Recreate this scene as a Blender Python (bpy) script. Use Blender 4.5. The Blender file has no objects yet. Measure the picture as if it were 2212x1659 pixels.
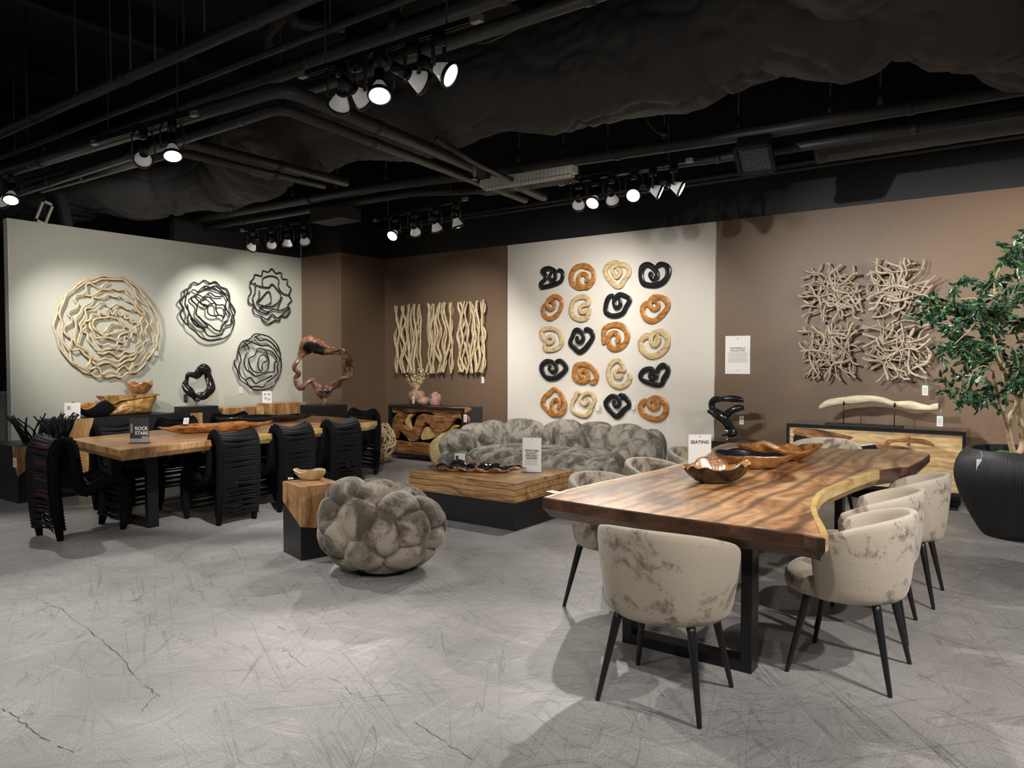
import bpy, bmesh, math, random
import numpy as np
from mathutils import Vector, Matrix, Euler
from mathutils import noise as mnoise
random.seed(7)
PI = math.pi
# ------------------------------------------------------------------ camera, world, exposure
F_PX = 1600.0; PITCH = math.atan(50.5/1600.0); EYE = 1.5
FWD = Vector((-.588, .8088, 0)); RGT = Vector((.8088, .588, 0))
cam_d = bpy.data.cameras.new('camera'); cam = bpy.data.objects.new('camera', cam_d)
bpy.context.scene.collection.objects.link(cam)
cam_d.sensor_width = 36.0; cam_d.lens = 36.0*F_PX/2212.0
cam.location = (0, 0, EYE)
cam.rotation_euler = (PI/2-PITCH, 0, math.atan2(.588, .8088))
cam_d.clip_start = .05
bpy.context.scene.camera = cam
W = bpy.data.worlds.new('world'); bpy.context.scene.world = W; W.use_nodes = True
W.node_tree.nodes['Background'].inputs[0].default_value = (.95, .97, 1, 1)
W.node_tree.nodes['Background'].inputs[1].default_value = .085
vs = bpy.context.scene.view_settings
vs.view_transform = 'Standard'; vs.look = 'None'; vs.gamma = 1; vs.use_curve_mapping = False
vs.exposure = 0.10
LAMP = 1.0
LCOL = (1, .955, .90)
C = bpy.context.scene.collection

SC = {}
def spot(loc, target, watts, size=52, blend=.5, rad=.045, col=LCOL, name='lamp_beam'):
    d = bpy.data.lights.new(name, 'SPOT'); d.energy = watts*LAMP; d.spot_size = math.radians(size)
    d.spot_blend = blend; d.shadow_soft_size = rad; d.color = col
    o = bpy.data.objects.new(name, d); C.objects.link(o); o.location = loc
    o.rotation_euler = (Vector(target)-Vector(loc)).to_track_quat('-Z', 'Y').to_euler()
    return o
# lamps of the shop that hang behind and beside the photographer, outside the frame
for loc, tgt, w, sz in [((-5.5, -.3, 3.2), (-6.5, 3.2, .3), 100, 75), ((-2.6, -.3, 3.2), (-4.3, 3.4, .2), 120, 70), ((-.2, -.4, 3.2), (-1.4, 3.0, .5), 170, 70),
                        ((1.2, 3.1, 3.2), (-.9, 4.2, .3), 330, 80), ((2.2, 3.1, 3.2), (0, 5.8, .4), 330, 80), ((1.7, 6.6, 3.2), (-.6, 8.9, 1.5), 420, 75),
                        ((-2.6, -.3, 3.2), (-2.6, 2.2, 0), 70, 90), ((-8.6, -.3, 3.2), (-7.6, 2.6, 0), 90, 80), ((.6, 1.2, 3.2), (-.4, 2.2, 0), 110, 90),
                        ((-5.2, 1.2, 3.2), (-4.4, 1.9, 0), 60, 90)]:
    spot(loc, tgt, w, sz, .6)

# ------------------------------------------------------------------ picture <-> room measurements
def _ray(px, py):
    x = (px-1106)/F_PX; y = -(py-829.5)/F_PX; c, s = math.cos(PITCH), math.sin(PITCH)
    h = c+y*s
    return Vector((RGT.x*x+FWD.x*h, RGT.y*x+FWD.y*h, -s+y*c))
def at_z(px, py, z=0.0):
    d = _ray(px, py); t = (z-EYE)/d.z; return Vector((d.x*t, d.y*t, z))
def at_y(px, py, Y):
    d = _ray(px, py); t = Y/d.y; return Vector((d.x*t, Y, EYE+d.z*t))
def at_x(px, py, X):
    d = _ray(px, py); t = X/d.x; return Vector((X, d.y*t, EYE+d.z*t))

# ------------------------------------------------------------------ materials
MATS = {}
def new_mat(name):
    m = bpy.data.materials.new(name); m.use_nodes = True; MATS[name] = m
    return m, m.node_tree, m.node_tree.nodes['Principled BSDF']
def plain(name, col, rough=.5, metal=0, spec=.5, bump=0, bscale=60, coat=0, sheen=0, trans=0, ior=1.45):
    m, nt, b = new_mat(name)
    b.inputs['Base Color'].default_value = (*col, 1); b.inputs['Roughness'].default_value = rough
    b.inputs['Metallic'].default_value = metal; b.inputs['Specular IOR Level'].default_value = spec
    b.inputs['Coat Weight'].default_value = coat; b.inputs['Coat Roughness'].default_value = .12
    b.inputs['Sheen Weight'].default_value = sheen; b.inputs['Transmission Weight'].default_value = trans
    b.inputs['IOR'].default_value = ior
    if bump:
        tc = nt.nodes.new('ShaderNodeTexCoord'); n = nt.nodes.new('ShaderNodeTexNoise'); n.inputs['Scale'].default_value = bscale
        n.inputs['Detail'].default_value = 5
        bp = nt.nodes.new('ShaderNodeBump'); bp.inputs['Strength'].default_value = bump; bp.inputs['Distance'].default_value = .01
        nt.links.new(tc.outputs['Object'], n.inputs['Vector']); nt.links.new(n.outputs['Fac'], bp.inputs['Height']); nt.links.new(bp.outputs[0], b.inputs['Normal'])
    return m
def ramp_node(nt, stops):
    r = nt.nodes.new('ShaderNodeValToRGB'); e = r.color_ramp.elements
    e[0].position = stops[0][0]; e[0].color = (*stops[0][1], 1); e[1].position = stops[-1][0]; e[1].color = (*stops[-1][1], 1)
    for p, c in stops[1:-1]:
        k = e.new(p); k.color = (*c, 1)
    return r
def wood(name, stops, stretch=(1, 7, 7), scale=1.6, dist=1.2, rough=.35, coat=.2, fine=.35, rot=(0, 0, 0), bump=.15, lines=None):
    m, nt, b = new_mat(name); L = nt.links.new
    tc = nt.nodes.new('ShaderNodeTexCoord'); mp = nt.nodes.new('ShaderNodeMapping')
    mp.inputs['Scale'].default_value = stretch; mp.inputs['Rotation'].default_value = rot
    L(tc.outputs['Object'], mp.inputs['Vector'])
    warp = nt.nodes.new('ShaderNodeTexNoise'); warp.inputs['Scale'].default_value = 1.3; warp.inputs['Detail'].default_value = 2
    L(tc.outputs['Object'], warp.inputs['Vector'])
    add = nt.nodes.new('ShaderNodeVectorMath'); add.operation = 'MULTIPLY_ADD'; add.inputs[1].default_value = (dist, dist, dist)
    L(warp.outputs['Color'], add.inputs[0]); L(mp.outputs[0], add.inputs[2])
    n1 = nt.nodes.new('ShaderNodeTexNoise'); n1.inputs['Scale'].default_value = scale; n1.inputs['Detail'].default_value = 6; n1.inputs['Roughness'].default_value = .55
    n1.inputs['Distortion'].default_value = .6
    L(add.outputs[0], n1.inputs['Vector'])
    rp = ramp_node(nt, stops); L(n1.outputs['Fac'], rp.inputs[0])
    n2 = nt.nodes.new('ShaderNodeTexNoise'); n2.inputs['Scale'].default_value = scale*9; n2.inputs['Detail'].default_value = 4
    mp2 = nt.nodes.new('ShaderNodeMapping'); mp2.inputs['Scale'].default_value = (stretch[0]*.35, stretch[1]*1.3, stretch[2]*1.3); mp2.inputs['Rotation'].default_value = rot
    L(tc.outputs['Object'], mp2.inputs['Vector'])
    ad2 = nt.nodes.new('ShaderNodeVectorMath'); ad2.operation = 'MULTIPLY_ADD'; ad2.inputs[1].default_value = (dist, dist, dist)
    L(warp.outputs['Color'], ad2.inputs[0]); L(mp2.outputs[0], ad2.inputs[2]); L(ad2.outputs[0], n2.inputs['Vector'])
    rp2 = ramp_node(nt, [(.35, (1-fine,)*3), (.62, (1.1,)*3)]); L(n2.outputs['Fac'], rp2.inputs[0])
    mx = nt.nodes.new('ShaderNodeMix'); mx.data_type = 'RGBA'; mx.blend_type = 'MULTIPLY'; mx.inputs[0].default_value = 1
    L(rp.outputs[0], mx.inputs[6]); L(rp2.outputs[0], mx.inputs[7]); last = mx.outputs[2]
    if lines:   # growth rings flowing along the board
        axis, sc_, di, dk = lines; wv = nt.nodes.new('ShaderNodeTexWave'); wv.wave_type = 'BANDS'; wv.bands_direction = axis; wv.inputs['Scale'].default_value = sc_
        wv.inputs['Distortion'].default_value = di; wv.inputs['Detail'].default_value = 2.5; wv.inputs['Detail Scale'].default_value = .35; wv.inputs['Detail Roughness'].default_value = .55
        L(tc.outputs['Object'], wv.inputs['Vector']); r4 = ramp_node(nt, [(.0, (dk,)*3), (.25, (1,)*3), (.8, (1.08,)*3), (1, (.9,)*3)]); L(wv.outputs['Fac'], r4.inputs[0])
        m4 = nt.nodes.new('ShaderNodeMix'); m4.data_type = 'RGBA'; m4.blend_type = 'MULTIPLY'; m4.inputs[0].default_value = 1; L(last, m4.inputs[6]); L(r4.outputs[0], m4.inputs[7]); last = m4.outputs[2]
    L(last, b.inputs['Base Color'])
    b.inputs['Roughness'].default_value = rough; b.inputs['Coat Weight'].default_value = coat; b.inputs['Coat Roughness'].default_value = .18
    bp = nt.nodes.new('ShaderNodeBump'); bp.inputs['Strength'].default_value = bump; bp.inputs['Distance'].default_value = .004
    L(n2.outputs['Fac'], bp.inputs['Height']); L(bp.outputs[0], b.inputs['Normal'])
    return m
def velvet(name, light, dark, scale=5, lo=.46, hi=.56, warp=3.0, det=7, rg=.62):
    m, nt, b = new_mat(name); L = nt.links.new
    tc = nt.nodes.new('ShaderNodeTexCoord'); n = nt.nodes.new('ShaderNodeTexNoise'); n.inputs['Scale'].default_value = scale
    n.inputs['Detail'].default_value = det; n.inputs['Roughness'].default_value = rg; n.inputs['Distortion'].default_value = warp
    L(tc.outputs['Object'], n.inputs['Vector'])
    r = ramp_node(nt, [(lo, dark), ((lo+hi)/2, tuple((a*.6+c*.4) for a, c in zip(dark, light))), (hi, light)]); L(n.outputs['Fac'], r.inputs[0])
    L(r.outputs[0], b.inputs['Base Color']); b.inputs['Roughness'].default_value = .85; b.inputs['Specular IOR Level'].default_value = .2
    b.inputs['Sheen Weight'].default_value = .25; b.inputs['Sheen Roughness'].default_value = .4
    n2 = nt.nodes.new('ShaderNodeTexNoise'); n2.inputs['Scale'].default_value = 60; n2.inputs['Detail'].default_value = 3
    L(tc.outputs['Object'], n2.inputs['Vector'])
    bp = nt.nodes.new('ShaderNodeBump'); bp.inputs['Strength'].default_value = .25; bp.inputs['Distance'].default_value = .004
    L(n2.outputs['Fac'], bp.inputs['Height']); L(bp.outputs[0], b.inputs['Normal'])
    return m
def emit(name, col, s):
    m, nt, b = new_mat(name); b.inputs['Base Color'].default_value = (.8, .8, .8, 1)
    b.inputs['Emission Color'].default_value = (*col, 1); b.inputs['Emission Strength'].default_value = s
    return m
black = plain('black_paint', (.012, .012, .014), .45, bump=.05)
blackmet = plain('black_metal', (.008, .008, .009), .35)
blacksat = plain('black_stained_wood', (.014, .014, .016), .4, bump=.1, bscale=30)
blackgloss = plain('black_gloss_wood', (.012, .012, .014), .2, coat=.5)
blackfab = plain('black_elastic', (.004, .004, .005), .65, spec=.25, sheen=.0, bump=.2, bscale=90)
blackfab2 = plain('black_upholstery', (.0025, .0025, .003), .85, spec=.2)
redfab = plain('dark_red_elastic', (.035, .002, .006), .7)
pipeM = plain('dark_grey_pipe_paint', (.033, .034, .036), .45)
ceilM = plain('black_deck_paint', (.006, .006, .007), .8)
wallblk = plain('black_wall_paint', (.011, .0115, .0135), .55, bump=.1, bscale=25)
brownw = plain('brown_wall_paint', (.155, .101, .064), .42, bump=.25, bscale=70)
creamw = plain('cream_wall_paint', (.64, .60, .53), .6, bump=.12, bscale=90)
greenw = plain('sage_wall_paint', (.47, .475, .41), .6, bump=.1, bscale=90)
edgew = plain('white_edge_paint', (.75, .77, .74), .5)
whitep = plain('white_paper', (.78, .76, .73), .6)
inkM = plain('print_ink', (.03, .03, .03), .6); greyink = plain('grey_print', (.35, .34, .33), .6)
chrome = plain('chrome', (.6, .6, .6), .15, 1)
acrylic = plain('clear_acrylic', (1, 1, 1), .03, trans=1, ior=1.2)
bulbM = emit('white_glass_bulb', (1, .95, .88), .10); bulbM.node_tree.nodes['Principled BSDF'].inputs['Roughness'].default_value = .15
lensM = emit('lit_lens', (1, .96, .86), 14)
rockM = wood('burl_stone_wood', [(.25, (.10, .04, .01)), (.5, (.42, .22, .06)), (.75, (.62, .40, .16))], (3, 3, 3), 3, 1.5, .4, .3)
walnut = wood('suar_slab_wood', [(.33, (.10, .04, .018)), (.42, (.30, .135, .055)), (.50, (.46, .235, .10)), (.66, (.62, .36, .17))], (5.2, .55, 4), 1.15, 2.3, .3, .3, .35, lines=('X', 1.9, 5.5, .36))
edgewood = wood('suar_edge_wood', [(.3, (.02, .009, .005)), (.5, (.07, .028, .013)), (.72, (.15, .065, .03))], (3, 2, 5), 1.8, 2.2, .35, .3)
sapwood = wood('pale_sapwood', [(.3, (.30, .17, .05)), (.5, (.58, .40, .15)), (.7, (.70, .53, .25))], (1, 1, 3), 4, 1, .4, .2, .25)
oakrow = wood('left_slab_wood', [(.3, (.18, .075, .028)), (.5, (.43, .205, .078)), (.7, (.60, .34, .145))], (5, .6, 5), 1.7, 1.2, .33, .3, .3, lines=('X', 2.2, 5, .6))
teak = wood('straight_grain_wood', [(.3, (.22, .10, .036)), (.46, (.52, .29, .115)), (.7, (.68, .42, .19))], (.7, 7, 7), 1.8, .9, .35, .2, .4, lines=('Z', 6, 3.5, .5))
teakv = wood('side_table_wood', [(.3, (.20, .09, .034)), (.5, (.46, .25, .105)), (.7, (.62, .38, .18))], (5, 5, 1), 1.6, 1.2, .35, .25, .3)
orangew = wood('polished_orange_wood', [(.28, (.16, .05, .012)), (.5, (.42, .17, .04)), (.72, (.60, .30, .09))], (2.5, 2.5, 7), 4, 1.4, .25, .5, .3)
tanw = wood('bleached_tan_wood', [(.28, (.30, .18, .08)), (.5, (.55, .40, .21)), (.72, (.66, .52, .31))], (2.5, 2.5, 7), 4, 1.4, .45, .1, .25)
vineM = wood('bleached_vine', [(.25, (.36, .25, .13)), (.5, (.62, .49, .30)), (.75, (.74, .62, .42))], (4, 4, 4), 6, 1, .55, 0, .25)
driftM = wood('driftwood', [(.25, (.45, .36, .22)), (.5, (.68, .58, .40)), (.75, (.78, .70, .53))], (1, 12, 12), 3, 1, .6, 0, .35)
bowlwood = wood('carved_bowl_wood', [(.3, (.12, .04, .012)), (.5, (.36, .16, .05)), (.72, (.55, .30, .11))], (3, 3, 3), 4, 2, .22, .6, .3)
ringwood = wood('burnt_ring_wood', [(.3, (.06, .026, .016)), (.5, (.26, .115, .065)), (.72, (.46, .24, .15))], (4, 4, 4), 5, 2, .35, .3, .4)
spalt = wood('spalted_front_wood', [(.28, (.26, .13, .05)), (.36, (.50, .32, .14)), (.5, (.64, .46, .23)), (.7, (.72, .55, .30))], (.9, 3, 3.4), 1.2, 1.6, .35, .3, .2, lines=('Z', 3, 7, .72))
consw = wood('console_root_wood', [(.3, (.07, .028, .012)), (.5, (.30, .13, .05)), (.7, (.52, .27, .11))], (1.2, 3, 4), 2.2, 2.4, .35, .3, .4, lines=('Z', 3, 9, .6))
palewood = wood('pale_disc_wood', [(.25, (.2, .11, .04)), (.4, (.62, .45, .2)), (.75, (.74, .58, .32))], (2, 2, 2), 3, 1.5, .4, .2, .2)
velC = velvet('taupe_chair_velvet', (.40, .345, .275), (.15, .12, .095), 3.6, .40, .475, .5, 12, .72)
velP = velvet('grey_taupe_velvet', (.29, .25, .20), (.075, .062, .048), 4.0, .43, .56, .6, 12, .66)
velS = velvet('grey_sofa_velvet', (.32, .295, .25), (.10, .09, .072), 5.0, .42, .56, .6, 12, .68)
leafM = plain('green_leaf', (.020, .066, .034), .30, coat=.3); leafM2 = plain('light_green_leaf', (.06, .14, .05), .35, coat=.2)
barkM = plain('tan_bark', (.34, .25, .15), .7, bump=.6, bscale=40)
mossM = plain('green_moss', (.03, .09, .015), .95, bump=.8, bscale=60)
terra = wood('mottled_terracotta', [(.35, (.10, .09, .07)), (.5, (.30, .22, .16)), (.65, (.55, .22, .13))], (3, 3, 3), 5, 1, .6, 0, .3)
branchM = wood('weathered_branch', [(.25, (.24, .18, .12)), (.5, (.46, .38, .28)), (.75, (.60, .51, .40))], (4, 4, 4), 6, 1, .6, 0, .3)
strawM = plain('dried_stem', (.62, .48, .28), .7)
potM = plain('black_ribbed_pot', (.016, .016, .018), .55)
whitecarv = plain('white_carving', (.62, .58, .5), .6, bump=.9, bscale=40)
greenTag = plain('green_card', (.02, .22, .08), .5); blueTag = plain('blue_card', (.03, .2, .55), .5)
darkart = wood('dark_poster_print', [(.35, (.03, .027, .03)), (.5, (.10, .09, .09)), (.7, (.24, .23, .22))], (2, 2, 2), 9, 1, .3, .3, .2)
steelgrey = plain('galvanised_grey', (.30, .28, .25), .4, .3)
# concrete floor
def concrete():
    m, nt, b = new_mat('polished_concrete'); L = nt.links.new; N = nt.nodes.new
    tc = N('ShaderNodeTexCoord')
    n = N('ShaderNodeTexNoise'); n.inputs['Scale'].default_value = .7; n.inputs['Detail'].default_value = 8; n.inputs['Roughness'].default_value = .6; L(tc.outputs['Object'], n.inputs['Vector'])
    r = ramp_node(nt, [(.32, (.20, .192, .188)), (.5, (.285, .275, .269)), (.66, (.365, .353, .345))]); L(n.outputs['Fac'], r.inputs[0])
    n2 = N('ShaderNodeTexNoise'); n2.inputs['Scale'].default_value = 130; n2.inputs['Detail'].default_value = 3; L(tc.outputs['Object'], n2.inputs['Vector'])
    r2 = ramp_node(nt, [(.3, (.72,)*3), (.65, (1.12,)*3)]); L(n2.outputs['Fac'], r2.inputs[0])
    mx = N('ShaderNodeMix'); mx.data_type = 'RGBA'; mx.blend_type = 'MULTIPLY'; mx.inputs[0].default_value = 1
    L(r.outputs[0], mx.inputs[6]); L(r2.outputs[0], mx.inputs[7]); last = mx.outputs[2]
    # scuffs: thin lines in several directions (stretched noise crossing a level)
    for k, (ang, st, lvl, wd, dk) in enumerate([(.45, (.35, 9, 1), .5, .010, .66), (2.3, (.3, 8, 1), .52, .009, .68), (1.25, (.4, 11, 1), .48, .010, .72), (2.9, (.3, 6, 1), .5, .006, 1.30), (.9, (.25, 4.2, 1), .5, .005, .60), (1.9, (.5, 13, 1), .5, .014, .76), (2.6, (.35, 10, 1), .46, .009, .72), (.1, (.3, 8, 1), .53, .009, .72), (1.6, (.25, 5, 1), .5, .005, 1.25)]):
        mp = N('ShaderNodeMapping'); mp.inputs['Rotation'].default_value = (0, 0, ang); mp.inputs['Location'].default_value = (k*7.3, k*3.1, 0)
        mp2 = N('ShaderNodeMapping'); mp2.inputs['Scale'].default_value = st
        L(tc.outputs['Object'], mp.inputs['Vector']); L(mp.outputs[0], mp2.inputs['Vector'])
        q = N('ShaderNodeTexNoise'); q.inputs['Scale'].default_value = 1.0; q.inputs['Detail'].default_value = 3; L(mp2.outputs[0], q.inputs['Vector'])
        rr = ramp_node(nt, [(lvl-wd, (1,)*3), (lvl, (dk,)*3), (lvl+wd, (1,)*3)]); L(q.outputs['Fac'], rr.inputs[0])
        x = N('ShaderNodeMix'); x.data_type = 'RGBA'; x.blend_type = 'MULTIPLY'; x.inputs[0].default_value = .8
        # break the scuffs up
        q2 = N('ShaderNodeTexNoise'); q2.inputs['Scale'].default_value = 1.7+k*.4; q2.inputs['Detail'].default_value = 2; L(mp.outputs[0], q2.inputs['Vector'])
        r3 = ramp_node(nt, [(.38, (.1,)*3), (.56, (1,)*3)]); L(q2.outputs['Fac'], r3.inputs[0]); L(r3.outputs[0], x.inputs[0])
        L(last, x.inputs[6]); L(rr.outputs[0], x.inputs[7]); last = x.outputs[2]
    L(last, b.inputs['Base Color'])
    n4 = N('ShaderNodeTexNoise'); n4.inputs['Scale'].default_value = 2.2; n4.inputs['Detail'].default_value = 5; L(tc.outputs['Object'], n4.inputs['Vector'])
    mr = N('ShaderNodeMapRange'); mr.inputs[3].default_value = .34; mr.inputs[4].default_value = .55; L(n4.outputs['Fac'], mr.inputs[0]); L(mr.outputs[0], b.inputs['Roughness'])
    bp = N('ShaderNodeBump'); bp.inputs['Strength'].default_value = .12; bp.inputs['Distance'].default_value = .002; L(n2.outputs['Fac'], bp.inputs['Height']); L(bp.outputs[0], b.inputs['Normal'])
    return m
concM = concrete()

# ------------------------------------------------------------------ mesh helpers
class MB:
    def __init__(s): s.v = []; s.f = []; s.m = []
    def add(s, vs, fs, mi=0):
        o = len(s.v); s.v += [tuple(v) for v in vs]
        for f in fs: s.f.append(tuple(i+o for i in f)); s.m.append(mi)
    def box(s, a, b, mi=0, M=None):
        x0, y0, z0 = a; x1, y1, z1 = b
        vs = [Vector(p) for p in ((x0, y0, z0), (x1, y0, z0), (x1, y1, z0), (x0, y1, z0), (x0, y0, z1), (x1, y0, z1), (x1, y1, z1), (x0, y1, z1))]
        if M: vs = [M @ v for v in vs]
        s.add(vs, [(0, 3, 2, 1), (4, 5, 6, 7), (0, 1, 5, 4), (1, 2, 6, 5), (2, 3, 7, 6), (3, 0, 4, 7)], mi)
    def tube(s, pts, r, seg=8, closed=False, mi=0, flat=1.0, up=None, caps=True):
        """sweep an ellipse (r wide, r*flat along the up side) along pts"""
        pts = [Vector(p) for p in pts]; n = len(pts)
        rs = r if isinstance(r, (list, tuple)) else [r]*n
        prev = None; vs = []
        for i, p in enumerate(pts):
            a = pts[(i-1) % n] if (closed or i > 0) else pts[0]; b = pts[(i+1) % n] if (closed or i < n-1) else pts[-1]
            t = (b-a); t = t.normalized() if t.length > 1e-9 else Vector((0, 0, 1))
            if up is not None: u = Vector(up)
            elif prev is None: u = Vector((0, 0, 1)) if abs(t.z) < .9 else Vector((1, 0, 0))
            else: u = prev
            u = (u-t*u.dot(t)); u = u.normalized() if u.length > 1e-6 else Vector((1, 0, 0)); prev = u
            w = t.cross(u)
            for k in range(seg):
                an = 2*PI*k/seg
                vs.append(p+w*(math.cos(an)*rs[i])+u*(math.sin(an)*rs[i]*flat))
        fs = []
        for i in range(n if closed else n-1):
            j = (i+1) % n
            for k in range(seg):
                l = (k+1) % seg; fs.append((i*seg+k, i*seg+l, j*seg+l, j*seg+k))
        if not closed and caps: fs.append(tuple(range(seg-1, -1, -1))); fs.append(tuple((n-1)*seg+k for k in range(seg)))
        s.add(vs, fs, mi)
    def lathe(s, prof, seg=32, c=(0, 0, 0), mi=0, fn=None, cap=True):
        vs = []
        for r, z in prof:
            for k in range(seg):
                a = 2*PI*k/seg; rr = r*(fn(a, z) if fn else 1); vs.append((c[0]+rr*math.cos(a), c[1]+rr*math.sin(a), c[2]+z))
        fs = [(i*seg+k, i*seg+(k+1) % seg, (i+1)*seg+(k+1) % seg, (i+1)*seg+k) for i in range(len(prof)-1) for k in range(seg)]
        if cap: fs.append(tuple(range(seg-1, -1, -1))); fs.append(tuple((len(prof)-1)*seg+k for k in range(seg)))
        s.add(vs, fs, mi)
    def build(s, name, mats, parent=None, loc=None, rot=None, smooth=True, bevel=0, recenter=False):
        me = bpy.data.meshes.new(name); vs = s.v
        off = Vector((0, 0, 0))
        if recenter:
            xs = [v[0] for v in vs]; ys = [v[1] for v in vs]; zs = [v[2] for v in vs]
            off = Vector(((min(xs)+max(xs))/2, (min(ys)+max(ys))/2, min(zs))); vs = [(v[0]-off.x, v[1]-off.y, v[2]-off.z) for v in vs]
        me.from_pydata(vs, [], s.f)
        if not isinstance(mats, (list, tuple)): mats = [mats]
        for m in mats: me.materials.append(m)
        me.polygons.foreach_set('material_index', s.m)
        if smooth: me.polygons.foreach_set('use_smooth', [True]*len(me.polygons))
        me.update(); o = bpy.data.objects.new(name, me); C.objects.link(o)
        if recenter: o.location = off
        if parent: o.parent = parent
        if loc is not None: o.location = loc
        if rot is not None: o.rotation_euler = rot
        if bevel:
            b = o.modifiers.new('bevel', 'BEVEL'); b.width = bevel; b.segments = 2; b.limit_method = 'ANGLE'
            if smooth:
                pass
        if smooth is None: pass
        return o
def catmull(P, sub=6, closed=False):
    P = [Vector(p) for p in P]; n = len(P); out = []
    rng = range(n if closed else n-1)
    for i in rng:
        if closed: a, b, c, d = P[(i-1) % n], P[i], P[(i+1) % n], P[(i+2) % n]
        else: a, b, c, d = P[max(i-1, 0)], P[i], P[i+1], P[min(i+2, n-1)]
        for k in range(sub):
            t = k/sub
            out.append(.5*((2*b)+(c-a)*t+(2*a-5*b+4*c-d)*t*t+(3*b-a-3*c+d)*t**3))
    if not closed: out.append(P[-1])
    return out
def tag(o, label, cat, group=None, kind=None):
    if label: o['label'] = label
    if cat: o['category'] = cat
    if group: o['group'] = group
    if kind: o['kind'] = kind
    return o
def thing(name, label, cat, loc=(0, 0, 0), rz=0, group=None):
    o = bpy.data.objects.new(name, None); C.objects.link(o); o.empty_display_size = .1
    o.location = loc; o.rotation_euler = (0, 0, rz); return tag(o, label, cat, group)
def struct(o): o['kind'] = 'structure'; return o
def dup(root, loc, rz=None, label=None, group=None):
    r = root.copy(); C.objects.link(r); r.location = loc
    if rz is not None: r.rotation_euler = (0, 0, rz) if not hasattr(rz, '__len__') else rz
    if label: r['label'] = label
    if group: r['group'] = group
    for ch in list(root.children):
        c = ch.copy(); C.objects.link(c); c.parent = r
        for g in list(ch.children):
            d = g.copy(); C.objects.link(d); d.parent = c
    return r
def text(body, size, mat, parent, loc, rot, name='lettering', align='CENTER', bold=0.0, spacing=1.0, lead=1.0):
    cu = bpy.data.curves.new(name, 'FONT'); cu.body = body; cu.size = size; cu.align_x = align; cu.extrude = .0006; cu.offset = bold
    cu.space_character = spacing; cu.space_line = lead
    o = bpy.data.objects.new(name, cu); C.objects.link(o); bpy.context.view_layer.update()
    me = bpy.data.meshes.new_from_object(o.evaluated_get(bpy.context.evaluated_depsgraph_get())); bpy.data.objects.remove(o)
    me.name = name; me.materials.clear(); me.materials.append(mat)
    o = bpy.data.objects.new(name, me); C.objects.link(o); o.parent = parent; o.location = loc; o.rotation_euler = rot
    return o
def nz(p, s=1.0, seed=0): return mnoise.noise(Vector(p)*s+Vector((seed*7.1, seed*3.3, seed*1.7)))

# ------------------------------------------------------------------ the room
HB = 3.25; CE = 5.3
b = MB(); b.box((-22, -4, -.1), (6, 14, 0)); random.seed(2)
def crack(P, w=.004):
    P = [at_z(*p, .0006) for p in P]; Q = []
    for i in range(len(P)-1):
        for k in range(7): Q.append(P[i].lerp(P[i+1], k/7)+Vector((random.uniform(-1, 1), random.uniform(-1, 1), 0))*.008)
    Q.append(P[-1])
    for i in range(len(Q)-1):
        if random.random() < .12: continue
        d = (Q[i+1]-Q[i]).normalized(); n = Vector((-d.y, d.x, 0))*w*random.uniform(.3, 1.0); b.add([Q[i]-n, Q[i]+n, Q[i+1]+n*.8, Q[i+1]-n*.8], [(0, 3, 2, 1)], 1)
crack([(75, 1292), (130, 1315), (208, 1373), (222, 1386), (265, 1425), (300, 1470), (345, 1505)]); crack([(337, 1500), (308, 1537)], .003); crack([(8, 1532), (50, 1560), (90, 1590), (160, 1626)], .004)
crack([(895, 1560), (950, 1595), (1020, 1640)], .003); crack([(590, 1345), (618, 1362)], .003); crack([(612, 1405), (660, 1440)], .002); crack([(700, 1460), (745, 1480), (760, 1500)], .002); crack([(810, 1502), (828, 1515)], .003); crack([(1420, 1490), (1436, 1505)], .002)
struct(b.build('floor', [concM, plain('floor_crack_dirt', (.07, .065, .06), .8)], smooth=False))
b = MB(); b.box((-22, -4, CE), (6, 14, CE+.1)); struct(b.build('ceiling', ceilM, smooth=False))
b = MB(); b.box((-9.33, 9.1, 0), (5, 9.25, HB), 0); b.box((-9.33, 9.1, HB), (5, 9.25, CE), 1); struct(b.build('wall_back', [brownw, wallblk], smooth=False))
b = MB(); b.box((-10.33, 8.12, 0), (-9.33, 9.25, HB), 0); b.box((-10.33, 8.12, HB), (-9.33, 9.25, CE), 1); struct(b.build('wall_corner', [brownw, wallblk], smooth=False))
b = MB(); b.box((-6.67, 9.06, 0), (-3.43, 9.1, HB-.01)); struct(b.build('wall_centre', creamw, smooth=False))
b = MB(); b.box((-10.45, 3.74, 0), (-10.33, 8.12, HB-.01), 0); b.box((-10.45, 3.735, 0), (-10.33, 3.7401, HB-.01), 1); struct(b.build('wall_left', [greenw, edgew], smooth=False))
b = MB(); b.box((-10.5, 6.0, HB-.01), (-10.34, 8.12, CE)); struct(b.build('wall_upper', wallblk, smooth=False))
b = MB(); b.box((-19, 2, 0), (-18.85, 14, HB), 0); b.box((-19, 2, HB), (-18.85, 14, CE), 1); struct(b.build('wall_far', [brownw, wallblk], smooth=False))
b = MB(); b.box((-10.5, 9.25, 0), (-10.4, 13, CE)); struct(b.build('wall_rear', wallblk, smooth=False))
b = MB(); b.box((-3.4, 9.085, 0), (5, 9.1, .1)); struct(b.build('baseboard_back', plain('grey_baseboard', (.12, .11, .10), .5), smooth=False))
b = MB(); b.box((-.06, -.06, 0), (.06, .06, CE-HB)); struct(b.build('trim_1', wallblk, loc=(-10.39, 5.93, HB), smooth=False))
b = MB(); M = Matrix.Rotation(.22, 4, 'X'); b.box((-.05, -.05, 0), (.05, .05, 1.0), 0, M); struct(b.build('trim_2', wallblk, loc=(-10.39, 4.45, HB-.01), smooth=False))
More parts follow.
